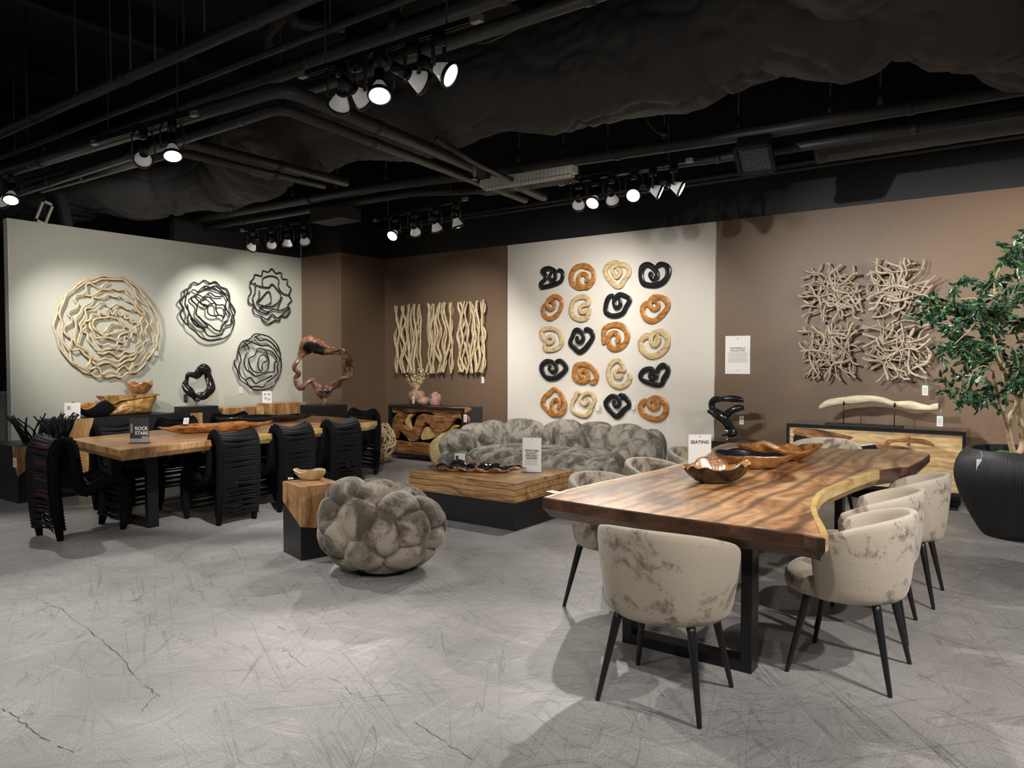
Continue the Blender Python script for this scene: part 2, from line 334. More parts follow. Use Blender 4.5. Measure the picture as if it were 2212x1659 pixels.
# roof joists
for k in range(9):
    b = MB(); x = -12+k*1.9; b.box((-.07, -3.5, -.3), (.07, 9, -.26)); b.box((-.012, -3.5, -.26), (.012, 9, -.02)); b.box((-.07, -3.5, -.02), (.07, 9, 0))
    o = b.build('ceiling_joist', ceilM, loc=(x, 0, CE), smooth=False)
    tag(o, 'black steel roof joist high in the dark ceiling', 'beam', 'black roof joists')

# ------------------------------------------------------------------ ceiling services
def pipe(name, pts, r, label, cat='pipe', m=pipeM, seg=12, rings=True, group=None):
    b = MB(); P = [Vector(p) for p in pts]
    if len(P) > 2:
        Q = [P[0]]
        for i in range(1, len(P)-1):
            a, c, d = P[i-1], P[i], P[i+1]; e = .12
            Q += [c+(a-c).normalized()*e, c+((a-c).normalized()+(d-c).normalized())*e*.3, c+(d-c).normalized()*e]
        P = Q+[P[-1]]
    b.tube(P, r, seg)
    if rings:
        tot = 0
        for i in range(len(P)-1):
            d = P[i+1]-P[i]; L = d.length
            k = .9
            while k < L-.3:
                c = P[i]+d.normalized()*k; b.tube([c-d.normalized()*.03, c+d.normalized()*.03], r*1.13, seg); k += 1.7
    o = b.build(name, m, recenter=True); tag(o, label, cat, group); return o
pipe('ceiling_pipe', [(-12, 3.0, 3.75), (3, 3.05, 3.75)], .047, 'topmost long black pipe crossing the upper left of the ceiling')
pipe('ceiling_pipe', [(-12, 3.22, 3.66), (3, 3.3, 3.66)], .024, 'thin black pipe running between the two thicker pipes above the nearest lamps')
pipe('ceiling_pipe', [(-12, 3.45, 3.62), (3, 3.5, 3.62)], .06, 'thick black pipe directly above the nearest lamp tracks')
pipe('ceiling_pipe', [at_z(-150, 420, 3.42), at_z(612, 190, 3.42), at_z(1175, 425, 3.42)], .055, 'thick black pipe that elbows and runs back to the far wall')
pipe('ceiling_pipe', [at_z(30, 420, 3.34), at_z(606, 232, 3.34), at_z(1135, 432, 3.34)], .04, 'lower pipe of the elbowed pair running back to the far wall')
pipe('ceiling_pipe', [(-4.75, 3.7, 3.56), (3, 3.72, 3.56)], .045, 'black pipe just right of the elbow, under the thick pipe')
pipe('ceiling_pipe', [at_z(60, 395, 3.42), at_z(392, 306, 3.42), at_z(748, 394, 3.42)], .05, 'black pipe with an elbow left of the lamp pair, ending at the far pipes')
pipe('ceiling_pipe', [at_z(90, 410, 3.35), at_z(385, 328, 3.35), at_z(700, 402, 3.35)], .036, 'lower black pipe of the short elbowed pair above the left wall')
pipe('ceiling_pipe', [(-10.4, 6.15, 3.6), (-6.45, 6.36, 3.6), (-4.6, 6.65, 3.6), (-2.0, 6.93, 3.6), (.6, 7.0, 3.6)], .065, 'long thick pipe across the far half of the ceiling in front of the cream panel')
pipe('ceiling_pipe', [(-10.3, 6.35, 3.5), (-6.2, 6.5, 3.5), (-5.4, 6.9, 3.5), (-2.0, 7.25, 3.5), (.6, 7.3, 3.5)], .045, 'thinner pipe just under the long far pipe')
pipe('sprinkler_pipe', [at_z(943, 300, 3.3), at_z(1025, 352, 3.3), at_z(1105, 388, 3.3)], .024, 'short sprinkler branch pipe hung below the wrapped duct')
for i, (y, z) in enumerate([(8.55, 3.62), (8.65, 3.7), (8.75, 3.66), (8.85, 3.74), (8.95, 3.8)]):
    pipe('conduit', [(-9.2, y, z), (4, y, z)], .018+.006*(i % 2), 'thin black conduit run along the top of the back wall', 'conduit', rings=False, group='conduits along the back wall')
# spiral duct on the right
b = MB(); n = 120
P = [Vector((-1.9+5.5*i/n, 7.75, 3.62)) for i in range(n+1)]
b.tube(P, [.17+(.006 if i % 6 == 0 else 0) for i in range(n+1)], 20)
o = b.build('spiral_duct', pipeM, recenter=True); tag(o, 'ribbed round black duct behind the air grille at upper right', 'duct')
# big wrapped duct
def wrapped(path, rad, seed, name, label):
    seg = 96; P = catmull(path, 26); n = len(P); b = MB(); vs = []
    for i, p in enumerate(P):
        t = (P[min(i+1, n-1)]-P[max(i-1, 0)]).normalized(); u = Vector((0, 0, 1)); w = t.cross(u).normalized(); u = w.cross(t)
        s = i/n*len(path)*1.1
        for k in range(seg):
            a = 2*PI*k/seg
            q = p+(w*math.cos(a)+u*math.sin(a))*rad
            d = nz(q, .8, seed)*.12+nz(q, 2.4, seed+1)*.025+nz((q.x*3, q.y, q.z), 4, seed+2)*.012
            rdg = 1-abs(nz((q.x*1.0+q.z*.7, q.y*1.5+q.z, q.z*1.5), 1.9, seed+3))*2; d -= max(0, rdg-.82)*.18
            rdg = 1-abs(nz((q.x*2.2-q.z, q.y, q.z*1.8), 2.6, seed+5))*2; d -= max(0, rdg-.84)*.17
            d -= .05*math.exp(-((s*.8 % 1)-.5)**2/.0012)
            d += .045*max(0, -math.sin(a))*math.sin(s*5)
            vs.append(p+(w*math.cos(a)+u*math.sin(a))*(rad+d))
    b.add(vs, [(i*seg+k, i*seg+(k+1) % seg, (i+1)*seg+(k+1) % seg, (i+1)*seg+k) for i in range(n-1) for k in range(seg)])
    b.f.append(tuple(range(seg))); b.m.append(0); b.f.append(tuple((n-1)*seg+k for k in range(seg))); b.m.append(0)
    o = b.build(name, ductM, recenter=True); tag(o, label, 'duct'); return o
ductM = plain('black_duct_wrap', (.052, .051, .050), .7, bump=.35, bscale=14)
wrapped([(-14, 4.75, 4.0), (-12, 4.85, 3.98), (-10.5, 5.0, 3.98), (-9.3, 5.6, 4.0), (-8.2, 5.6, 4.0), (-7, 5.1, 4.0), (-6, 5.15, 4.02), (-4.5, 5.4, 4.03), (-3.2, 5.6, 4.02), (-2.0, 5.4, 4.0), (-.9, 5.35, 4.0), (.4, 5.3, 4.0), (2.5, 5.2, 4.0)], .5, 3,
        'wrapped_duct', 'huge crumpled black insulated duct crossing the whole ceiling')
wrapped([(-1.1, 4.6, 4.1), (-.5, 5.4, 4.0), (-.05, 6.3, 4.0), (.2, 6.8, 4.0), (.35, 7.1, 4.05)], .56, 9, 'wrapped_duct', 'crumpled black duct branch bulging down at the upper right corner')
# hangers
random.seed(3)
hang = [(60, 300), (165, 190), (240, 170), (282, 140), (335, 120), (398, 125), (442, 60), (605, 140), (713, 60), (958, 45)]
for px, py in hang:
    p = at_z(px, py, 3.75); b = MB(); b.tube([(0, 0, 0), (random.uniform(-.02, .02), 0, CE-3.72)], .009, 6)
    tag(b.build('hanger_rod', pipeM, loc=(p.x, p.y, 3.72)), 'thin black vertical rod hanging from the dark ceiling', 'rod', 'hanger rods')
for X, Y in [(-9.4, 6.2), (-8.1, 6.25), (-7.3, 6.3), (-6.5, 6.36), (-5.7, 6.5), (-4.2, 6.7), (-3.7, 6.75), (-3.1, 6.8), (-2.4, 6.9), (-1.6, 6.93), (-1.2, 6.92), (-4.7, 6.6)]:
    b = MB(); b.tube([(0, 0, 0), (0, 0, CE-3.62)], .009, 6); b.box((-.02, -.02, .02), (.02, .02, .16))
    tag(b.build('hanger_rod', pipeM, loc=(X, Y, 3.62)), 'thin black vertical rod hanging from the dark ceiling', 'rod', 'hanger rods')
def cable(pts, r, label):
    b = MB(); b.tube(catmull(pts, 8), r, 6); o = b.build('ceiling_cable', pipeM, recenter=True); tag(o, label, 'cable')
cable([(-5.2, 3.1, 5.2), (-4.8, 3.2, 4.5), (-4.3, 3.15, 4.1), (-3.8, 3.1, 3.85)], .012, 'loose black cable looping down by the topmost pipe')
cable([at_y(*q, 6.0) for q in ((1395, 232), (1400, 262), (1420, 285), (1440, 292))], .012, 'black cable looping down below the big wrapped duct')
cable([at_y(*q, 4.2) for q in ((1110, 30), (1090, 60), (1040, 85), (1035, 92), (1060, 88), (1130, 55))], .008, 'thin black cable loop near the duct beside the lamp cluster')
# drop pipes with elbows upper middle
b = MB(); p0 = at_z(855, 50, 3.66); b.tube([(0, 0, 0), (0, 0, 1.3)], .04, 12); b.lathe([(.0, -.07), (.045, -.05), (.055, 0), (.045, .05), (0, .07)], 14, cap=False)
tag(b.build('drop_pipe', pipeM, loc=p0), 'vertical black pipe stub ending in a rounded cap above the lamp cluster', 'pipe')
b = MB(); p0 = at_z(632, 50, 3.85); b.tube(catmull([(0, 0, .9), (0, 0, .12), (.02, .05, .02), (.25, .25, 0)], 5), .042, 12); b.tube([(0, 0, .12), (-.32, .02, .0), (-.34, .06, -.08)], .036, 12)
tag(b.build('drop_pipe', pipeM, loc=p0), 'black branching pipe fitting above the topmost pipe', 'pipe')
# air grille
t = thing('air_grille', 'square black ceiling air grille with egg-crate face, right of the six lamps', 'vent', tuple(at_z(1630, 342, 3.36)))
b = MB(); s = .17
for a in (-1, 1): b.box((a*s*1.25-.025, -s*1.25, -.04), (a*s*1.25+.025, s*1.25, .02)); b.box((-s*1.25, a*s*1.25-.025, -.04), (s*1.25, a*s*1.25+.025, .02))
b.box((-.2, -.2, .02), (.2, .2, .2)); b.build('frame', blackmet, t, smooth=False)
b = MB()
for k in range(13):
    q = -.19+.38*k/12; b.box((q-.0035, -.19, -.02), (q+.0035, .19, .0)); b.box((-.19, q-.0035, -.02), (.19, q+.0035, .0))
b.build('grille', plain('grille_grey', (.10, .10, .10), .3, .3), t, smooth=False)
t.rotation_euler = (-.6, 0, .1); t.scale = (.72, .72, .72)
# strip light with wire cage
p0 = at_z(1042, 406, 3.28); p1 = at_z(1243, 374, 3.28); L = (p1-p0).length
t = thing('strip_light', 'unlit white strip light in a wire cage below the far pipes', 'light fixture', tuple((p0+p1)/2), math.atan2(p1.y-p0.y, p1.x-p0.x))
b = MB(); b.box((-L/2, -.05, 0), (L/2, .05, .07)); b.build('housing', whitep, t, smooth=False)
b = MB()
for q in (-.025, .025): b.tube([(-L/2+.03, q, -.02), (L/2-.03, q, -.02)], .014, 8)
b.build('tube', whitep, t)
b = MB()
for q in (-.07, -.035, 0, .035, .07): b.tube([(-L/2, q, -.07), (L/2, q, -.07)], .002, 4)
for k in range(26):
    x = -L/2+L*k/25; b.tube([(x, -.075, .05), (x, -.075, -.07), (x, .075, -.07), (x, .075, .05)], .002, 4)
b.build('wire_cage', steelgrey, t)
p = at_z(725, 480, 3.3); b = MB(); b.box((-.3, -.17, 0), (.3, .17, .16)); tag(b.build('junction_box', pipeM, loc=p, smooth=False, bevel=.006), 'flat black box hung above the two far lamp groups', 'box')
# sprinkler head
b = MB(); b.tube([(0, 0, 0), (0, 0, .12)], .012, 8); b.lathe([(.0, -.03), (.03, -.028), (.03, -.022), (.01, -.02), (.012, 0)], 12, cap=False)
tag(b.build('fire_sprinkler', steelgrey, loc=at_z(1025, 352, 3.3)-Vector((0, 0, .125))), 'small sprinkler head on the branch pipe', 'sprinkler')
# tilted bracket on left wall top
t = b = MB(); M = Matrix.Rotation(-.35, 4, 'X')
b.box((-.02, -.07, 0), (.02, -.045, .3), 0, M); b.box((-.02, .045, 0), (.02, .07, .3), 0, M); b.box((-.02, -.07, .27), (.02, .07, .3), 0, M); b.box((-.02, -.07, 0), (.02, .07, .03), 0, M)
tag(b.build('wall_bracket', plain('beige_plastic', (.5, .43, .35), .5), loc=(-10.39, 4.12, HB-.01), smooth=False), 'small beige open frame bracket on top of the sage wall', 'bracket')

# ------------------------------------------------------------------ track lights
TRK = []
def track(px0, py0, px1, py1, z, label, Y=None):
    a = at_z(px0, py0, z); c = at_z(px1, py1, z); m = (a+c)/2; L = (c-a).length
    TRK.append((a, c)); t = thing('lamp_track', label, 'lamp track', (m.x, m.y, z), math.atan2(c.y-a.y, c.x-a.x))
    b = MB(); b.box((-L/2, -.018, 0), (L/2, -.008, .03)); b.box((-L/2, .008, 0), (L/2, .018, .03)); b.box((-L/2, -.018, .024), (L/2, .018, .034)); b.build('rail', blackmet, t, smooth=False)
    for s in (-1, 1): b = MB(); b.box((s*L/2-.035, -.02, -.004), (s*L/2+.035, .02, .034)); b.build('end_cap', steelgrey, t, smooth=False)
    for q in (-.35, .35): b = MB(); b.tube([(q*L, 0, .03), (q*L, 0, CE-z)], .005, 6); b.build('suspension_wire', pipeM, t)
def make_lamp():
    """head points along local -Z of the head frame; the pivot is at the origin of the thing (on the rail)"""
    pass
LMESH = {}
def lamp_parts():
    b = MB(); b.box((-.035, -.018, -.07), (.035, .018, 0)); LMESH['adapter'] = (b, blackmet)
    b = MB(); b.tube([(0, 0, .13), (0, 0, .04)], .032, 16); b.tube([(0, 0, .04), (0, 0, .02)], .036, 16); LMESH['socket'] = (b, blackmet)
    b = MB(); b.lathe([(.028, .03), (.034, .01), (.052, -.03), (.066, -.065), (.067, -.085)], 24); LMESH['bulb'] = (b, bulbM)
    b = MB(); b.tube([(.071*math.cos(2*PI*k/24), .071*math.sin(2*PI*k/24), -.078) for k in range(24)], .006, 6, True, flat=2.2); LMESH['rim'] = (b, blackmet)
    b = MB(); b.lathe([(.0, -.092), (.05, -.090), (.062, -.086)], 24, cap=False); LMESH['lens'] = (b, lensM)
    b = MB()
    for s in (-1, 1): b.tube([(s*.085, 0, -.03), (s*.085, 0, .12), (s*.05, 0, .17), (0, 0, .18)], .0075, 6, flat=1.8, up=(0, 1, 0))
    b.tube([(-.088, 0, -.03), (-.07, 0, -.03)], .01, 8); b.tube([(.088, 0, -.03), (.07, 0, -.03)], .01, 8); LMESH['yoke'] = (b, blackmet)
lamp_parts(); LDATA = {}
for k, (b, m) in LMESH.items():
    o = b.build(k, m); LDATA[k] = o.data; bpy.data.objects.remove(o)
def lamp(px, py, zrail, target, watts, label, size=46, drop=.24):
    bl = 1.0 if (target[2] > .7) else .45; size = size+(14 if bl == 1 else 0)
    """px,py: where the head is seen; rail height zrail"""
    best = None
    for a, c in TRK:   # the head hangs in the upright plane of its track
        if abs(a.z-zrail) > .01: continue
        nrm = Vector(((c-a).y, -(c-a).x, 0)).normalized(); r_ = _ray(px, py); o = Vector((0, 0, EYE)); k = (a-o).dot(nrm)/r_.dot(nrm); h = o+r_*k
        s = (h-a).dot((c-a))/(c-a).length_squared; bad = max(0, -s, s-1)
        if best is None or bad < best[0]: best = (bad, h)
    hp = best[1]; drop = max(.17, min(.36, zrail-.03-hp.z)); zc = zrail-drop; hp.z = zc
    t = thing('track_lamp', label, 'spotlight', (hp.x, hp.y, zrail), 0)
    o = bpy.data.objects.new('adapter', LDATA['adapter']); C.objects.link(o); o.parent = t
    d = (Vector(target)-hp).normalized(); az = math.atan2(d.y, d.x)
    # yoke hangs vertically and carries the head; turned so that its arms flank the head
    y = bpy.data.objects.new('yoke', LDATA['yoke']); C.objects.link(y); y.parent = t; y.location = (0, 0, -drop+.0); y.rotation_euler = (0, 0, az+PI/2)
    q = d.to_track_quat('-Z', 'Y'); hs = None
    Mz = Matrix.Rotation(az+PI/2, 4, 'Z'); tilt = math.acos(max(-1, min(1, -d.z)))
    R = (Mz @ Matrix.Rotation(-tilt, 4, 'X'))
    # check direction
    test = R @ Vector((0, 0, -1))
    if (test-d).length > .05: R = (Mz @ Matrix.Rotation(tilt, 4, 'X'))
    so = bpy.data.objects.new('socket', LDATA['socket']); C.objects.link(so); so.parent = t; so.location = (0, 0, -drop-.03); so.rotation_euler = R.to_euler()
    for k in ('bulb', 'rim', 'lens'):
        o = bpy.data.objects.new(k, LDATA[k]); C.objects.link(o); o.parent = so
    c = Vector((hp.x, hp.y, zc-.03))+d*.12
    spot(c, target, watts, size, bl, .025)
    return t
ZT = 3.38
track(205, 312, 420, 250, ZT, 'black lamp track carrying two lamps at upper left, short')
track(655, 167, 1030, 47, ZT, 'black lamp track carrying the nearest cluster of five lamps')
track(-120, 425, 65, 362, ZT, 'black lamp track at the far left edge of the picture')
track(1213, 400, 1490, 350, ZT, 'black lamp track carrying six lamps before the cream panel')
track(525, 500, 682, 478, 3.33, 'black lamp track with four lamps above the sage wall end')
track(812, 478, 1005, 433, 3.33, 'black lamp track with four lamps above the narrow brown wall')
P1 = 150
L_ = [  # px,py,rail z,target,watts,label,size
 (310, 312, ZT, (-10.2, 5.0, 1.9), 363, 'left lamp of the pair on the short upper left track, face hidden', 50),
 (372, 306, ZT, (-4.2, 2.5, 0), 180, 'brightly lit right lamp of the pair on the short upper left track', 62),
 (24, 402, ZT, (-6.6, 2.2, 0), 162, 'brightly lit lamp at the far left edge above the sage wall', 62),
 (-2, 410, ZT, (-10.2, 4.9, 1.6), 306, 'lamp cut by the left edge of the picture', 46),
 (737, 200, ZT, (-6.8, 4.9, .6), 507, 'leftmost lamp of the nearest cluster of five', 50),
 (770, 192, ZT, (-3.4, 9.0, .8), 320, 'second lamp from the left in the nearest cluster of five', 44),
 (820, 183, ZT, (-2.1, 2.0, 0), 166, 'middle lamp of the nearest cluster, its round lit face towards us', 66),
 (890, 155, ZT, (-1.3, 9.0, 1.7), 660, 'fourth lamp from the left in the nearest cluster, edge of its face lit', 34),
 (948, 138, ZT, (1.3, 4.7, .5), 282, 'rightmost lamp of the nearest cluster, its tall lit face turned right', 66),
 (1250, 430, ZT, (-5.5, 9.0, 2.1), 238, 'leftmost of the six lamps before the cream panel', 56),
 (1285, 426, ZT, (-3.6, 3.6, 0), 236, 'second of the six lamps, small lit face towards us', 66),
 (1321, 418, ZT, (-4.4, 9.0, 1.8), 152, 'third of the six lamps, white bulb seen from behind', 60),
 (1370, 412, ZT, (-2.0, 2.6, .2), 182, 'fourth of the six lamps, large lit face towards us', 60),
 (1410, 405, ZT, (.7, 8.6, 1.25), 311, 'fifth of the six lamps, lit face turned right', 62),
 (1455, 400, ZT, (1.1, 8.3, 1.0), 328, 'rightmost of the six lamps before the cream panel', 66),
 (547, 520, 3.33, (-10.2, 6.4, 2.2), 144, 'leftmost of the four lamps above the sage wall end', 60),
 (587, 516, 3.33, (-10.2, 7.4, 2.2), 130, 'small tilted second lamp of the four above the sage wall end', 60),
 (621, 508, 3.33, (-9.6, 7.2, .9), 80, 'third of the four lamps above the sage wall end', 60),
 (657, 510, 3.33, (-9.6, 8.1, 1.7), 120, 'rightmost of the four lamps above the sage wall end', 60),
 (853, 483, 3.33, (-5.9, 3.0, 0), 240, 'leftmost of the four lamps above the narrow brown wall, face lit', 62),
 (895, 483, 3.33, (-7.6, 9.0, 1.4), 278, 'second of the four lamps above the narrow brown wall, bulb towards us', 60),
 (940, 473, 3.33, (-6.4, 8.6, .8), 144, 'third of the four lamps above the narrow brown wall, tilted', 60),
 (985, 465, 3.33, (-5.3, 7.6, .4), 144, 'rightmost of the four lamps above the narrow brown wall', 70)]
for a in L_: lamp(*a[:6], size=a[6])
# ------------------------------------------------------------------ wall art: vine wheels on the sage wall
def vine_wheel(curves, ox, oy, k, m, r, name, label, depth=.05, seed=1):
    X0 = -10.33; allp = []
    cs = []
    for ci, cv in enumerate(curves):
        P = [at_x(ox+a/k, oy+b_/k, X0+.05) for a, b_ in cv]; cs.append(P); allp += P
    cy = sum(p.y for p in allp)/len(allp); zm = min(p.z for p in allp)
    t = thing(name, label, 'wall art', (X0, cy, zm))
    for ci, P in enumerate(cs):
        Q = catmull([(.03+depth*(.35+.45*((ci*.618) % 1)+.12*math.sin(j*.3)), p.y-cy, p.z-zm) for j, p in enumerate(P)], 5)
        b = MB(); n = len(Q); b.tube(Q, [r*(.85+.3*nz(q, 4, ci))*(.75 if j in (0, n-1) else 1) for j, q in enumerate(Q)], 8)
        b.build('vine_strand', m, t)
    return t
K5 = 1659/260
tan = [
 [(210,400),(205,470),(155,530),(150,620),(120,700),(95,790),(120,870),(160,980),(175,1060),(230,1150),(300,1240),(360,1310),(450,1370),(520,1430),(620,1450),(700,1500),(780,1480),(850,1500),(940,1480),(1040,1500),(1120,1440),(1230,1430),(1300,1380),(1370,1300)],
 [(1060,120),(940,120),(850,110),(760,100),(670,130),(600,165),(500,170),(420,230),(360,290),(270,360),(230,470),(190,560),(180,650),(220,750),(210,850),(220,980),(270,1080),(320,1150),(340,1270),(430,1340),(520,1380),(600,1430)],
 [(400,290),(470,240),(540,190),(660,190),(740,150),(860,145),(960,150),(1060,155),(1130,210),(1200,280),(1230,370),(1310,460),(1400,520),(1440,600),(1470,680),(1440,770),(1480,840),(1510,900),(1470,970),(1480,1060),(1470,1140),(1390,1170),(1340,1250),(1280,1320),(1200,1340),(1140,1420)],
 [(1050,110),(1150,190),(1250,260),(1310,350),(1390,440),(1440,520),(1500,620),(1520,720),(1540,860),(1520,960),(1510,1080),(1440,1180),(1380,1260)],
 [(840,180),(790,230),(730,280),(660,240),(590,205),(540,230),(540,310),(480,355),(400,370),(380,430),(430,490),(400,550),(320,580),(300,630),(350,690),(340,750),(260,790),(240,860),(290,930),(350,970),(330,1040),(310,1090),(370,1130),(450,1110),(530,1190),(600,1240),(590,1300),(550,1350),(600,1390),(680,1360),(740,1400),(760,1460),(830,1430),(900,1420),(960,1450),(1010,1380),(1080,1340),(1130,1390),(1180,1340),(1200,1290)],
 [(520,360),(630,375),(700,330),(770,290),(850,290),(910,270),(990,300),(1070,290),(1110,350),(1180,400),(1230,430),(1250,500),(1310,560),(1350,600),(1360,690),(1410,770),(1370,840),(1390,920),(1430,980),(1350,1020),(1330,1120),(1250,1180),(1190,1260),(1100,1270),(1030,1320),(960,1350),(870,1300),(780,1300),(700,1330),(630,1280)],
 [(640,390),(600,470),(500,530),(460,610),(390,690),(400,790),(380,880),(380,980),(420,1060),(520,1110),(590,1180),(640,1240),(720,1270),(800,1240),(900,1270),(990,1280),(1080,1220),(1180,1200),(1250,1150)],
 [(640,400),(760,400),(850,360),(940,390),(1020,380),(1090,440),(1190,480),(1230,530),(1270,600),(1330,660),(1290,740),(1320,840),(1290,930),(1310,1000),(1230,1060),(1220,1140),(1140,1160),(1080,1150),(1000,1220),(930,1180),(860,1150),(780,1180),(700,1160)],
 [(420,1040),(440,940),(470,850),(450,770),(500,700),(530,620),(530,550),(640,540),(720,470),(800,480),(870,540),(950,490),(1030,520),(1110,560),(1200,560),(1240,600)],
 [(690,990),(720,1040),(790,1060),(850,1040),(900,1080),(960,1070),(980,1010),(1060,1020),(1080,940),(1160,960),(1180,880),(1240,890),(1220,810),(1270,780),(1230,740),(1170,740),(1150,680),(1090,690),(1070,610),(1020,650),(960,575),(910,635),(850,560),(800,640),(720,580),(710,650),(620,630),(590,710),(510,740),(540,800),(490,860),(560,900),(570,980),(640,1060),(700,1130),(800,1120),(930,1100),(1040,1120),(1100,1100)],
 [(610,710),(600,800),(650,880),(680,960),(780,950),(880,960),(970,980),(1010,920),(1080,890),(1150,870),(1140,820),(1060,790),(990,700),(900,670),(800,680),(690,690),(640,740),(650,810),(720,870),(800,920),(890,900),(990,870),(1060,850),(1050,790),(960,770),(870,770),(820,850),(770,900)]]
vine_wheel(tan, 100, 580, K5, vineM, .0165, 'vine_wall_art', 'large pale round wall wheel of twisted bleached vines on the sage wall', .05)
bk1 = [
 [(160,720),(90,640),(60,560),(100,480),(50,400),(110,320),(120,240),(200,200),(240,130),(320,150),(390,100),(470,140),(550,120),(620,190),(700,220),(740,300),(750,400),(800,480),(820,550),(770,620),(770,700),(690,730),(640,820)],
 [(160,230),(130,340),(120,440),(170,540),(150,640),(170,740),(260,810),(340,890),(450,930),(570,920),(690,880),(760,800),(800,680),(780,580),(740,470),(740,370),(700,300),(620,240),(540,180),(470,200),(390,180),(310,260),(230,230),(160,300)],
 [(300,280),(360,240),(450,210),(560,240),(650,280),(700,360),(680,460),(730,580),(700,650),(640,700),(620,790),(540,780),(470,720),(400,680),(330,620),(280,560),(290,450),(220,380),(220,330),(310,300),(380,330),(460,270),(540,320),(650,320)],
 [(250,330),(340,420),(420,450),(430,550),(500,590),(600,580),(650,610),(670,500),(640,440),(560,440),(500,380),(430,330),(330,390),(400,460),(480,420),(540,430),(550,520),(580,570)],
 [(300,590),(380,680),(430,740),(330,740),(250,660),(200,600),(160,500),(150,430)], [(200,620),(270,720),(370,770),(440,860),(540,870),(640,840)]]
vine_wheel(bk1, 380, 590, K5, blackgloss, .0135, 'vine_wall_art', 'black round vine wheel on the sage wall, next to the large pale one', .05)
K4 = 1803/500
bk2 = [
 [(650,540),(680,510),(690,480),(740,490),(750,450),(790,460),(820,435),(850,470),(890,465),(900,510),(940,520),(940,560),(970,590),(955,640),(975,680),(945,720),(965,760),(930,810),(890,800),(880,840),(840,840),(790,865),(750,840),(730,800),(690,790),(670,750),(680,720),(640,700),(640,650),(660,620),(650,570),(660,540)],
 [(650,540),(720,570),(790,580),(820,555),(860,600),(885,640),(870,690),(810,730),(740,720),(700,700),(720,660),(720,600)],
 [(750,570),(750,510),(820,490),(870,520),(870,580),(910,630),(960,640)],
 [(715,690),(790,610),(810,690),(770,720),(720,740),(780,770),(830,750),(880,760),(950,730)], [(900,655),(880,700),(860,750)],
 [(690,540),(690,620),(670,670),(700,750),(760,780),(800,775)], [(730,800),(780,830),(820,790),(860,820),(920,770),(960,740)]]
vine_wheel(bk2, 360, 460, K4, blackgloss, .0125, 'vine_wall_art', 'black round vine wheel highest on the sage wall, open centre with three petals', .04)
bk3 = [
 [(1440,1140),(1390,1000),(1300,900),(1220,860),(1080,840),(1000,910),(900,950),(850,1040),(830,1160),(790,1230),(840,1350),(880,1470),(970,1530),(1060,1600),(1180,1610),(1300,1580),(1360,1500),(1430,1380),(1450,1250),(1430,1140)],
 [(850,1050),(960,940),(1060,970),(1150,1000),(1240,1000),(1330,1060),(1380,1150),(1400,1200),(1370,1290),(1380,1370),(1310,1450),(1230,1500),(1180,1570),(1100,1560),(1000,1560),(950,1480),(880,1420),(850,1300),(880,1200),(850,1080)],
 [(920,950),(990,1030),(950,1120),(920,1220),(950,1330),(1020,1370),(1080,1420),(1160,1400),(1250,1370),(1340,1350),(1340,1250),(1380,1180),(1310,1080),(1230,1060),(1120,1040),(1080,1130),(1000,1180),(1010,1270),(1060,1350),(1150,1370),(1230,1350),(1270,1230),(1240,1120),(1210,1060)],
 [(1130,1350),(1100,1280),(1110,1180),(1150,1130),(1220,1150),(1230,1200),(1160,1250),(1150,1340),(1100,1330)],
 [(930,1480),(1010,1440),(1070,1520),(1140,1490),(1230,1450),(1300,1410)], [(1080,870),(1150,930),(1230,920),(1320,980),(1390,1080)], [(850,1040),(900,1010),(1010,950),(1060,880),(1130,860)]]
vine_wheel(bk3, 380, 590, K5, blackgloss, .0128, 'vine_wall_art', 'black round vine wheel lowest on the sage wall, dense concentric loops', .10)
# ------------------------------------------------------------------ three vine panels on the narrow brown wall
random.seed(11)
for (x0, x1, z0, z1, lab) in [(-9.05, -8.40, 1.30, 2.43, 'left panel of three pale vertical vine wall panels'), (-8.33, -7.73, 1.31, 2.43, 'middle panel of three pale vertical vine wall panels'), (-7.64, -7.08, 1.32, 2.43, 'right panel of three pale vertical vine wall panels')]:
    t = thing('vine_slat_art', lab, 'wall art', ((x0+x1)/2, 9.1, z0), group=None); w = x1-x0; h = z1-z0
    N = 15
    for i in range(N):
        xb = -w/2+.02+(w-.04)*i/(N-1); ph = random.uniform(0, 6.28); am = random.uniform(.018, .045); fr = random.uniform(1.2, 2.6); y = -.03-.035*(i % 3); r0 = random.uniform(.014, .024)
        lean = random.uniform(-.06, .06)
        P = []
        for j in range(15):
            s = j/14; x = xb+am*math.sin(fr*2*PI*s+ph)+lean*math.sin(PI*s*1.0)+.012*math.sin(9*s+i); P.append((max(-w/2, min(w/2, x)), y+.012*math.sin(7*s+ph), -.01+(h+.01)*s+(random.uniform(-.015, .015) if j in (0, 14) else 0)))
        Q = catmull(P, 4); b = MB(); b.tube(Q, [r0*(.85+.35*nz(q, 5, i)) for q in Q], 8); b.build('vine', vineM, t)
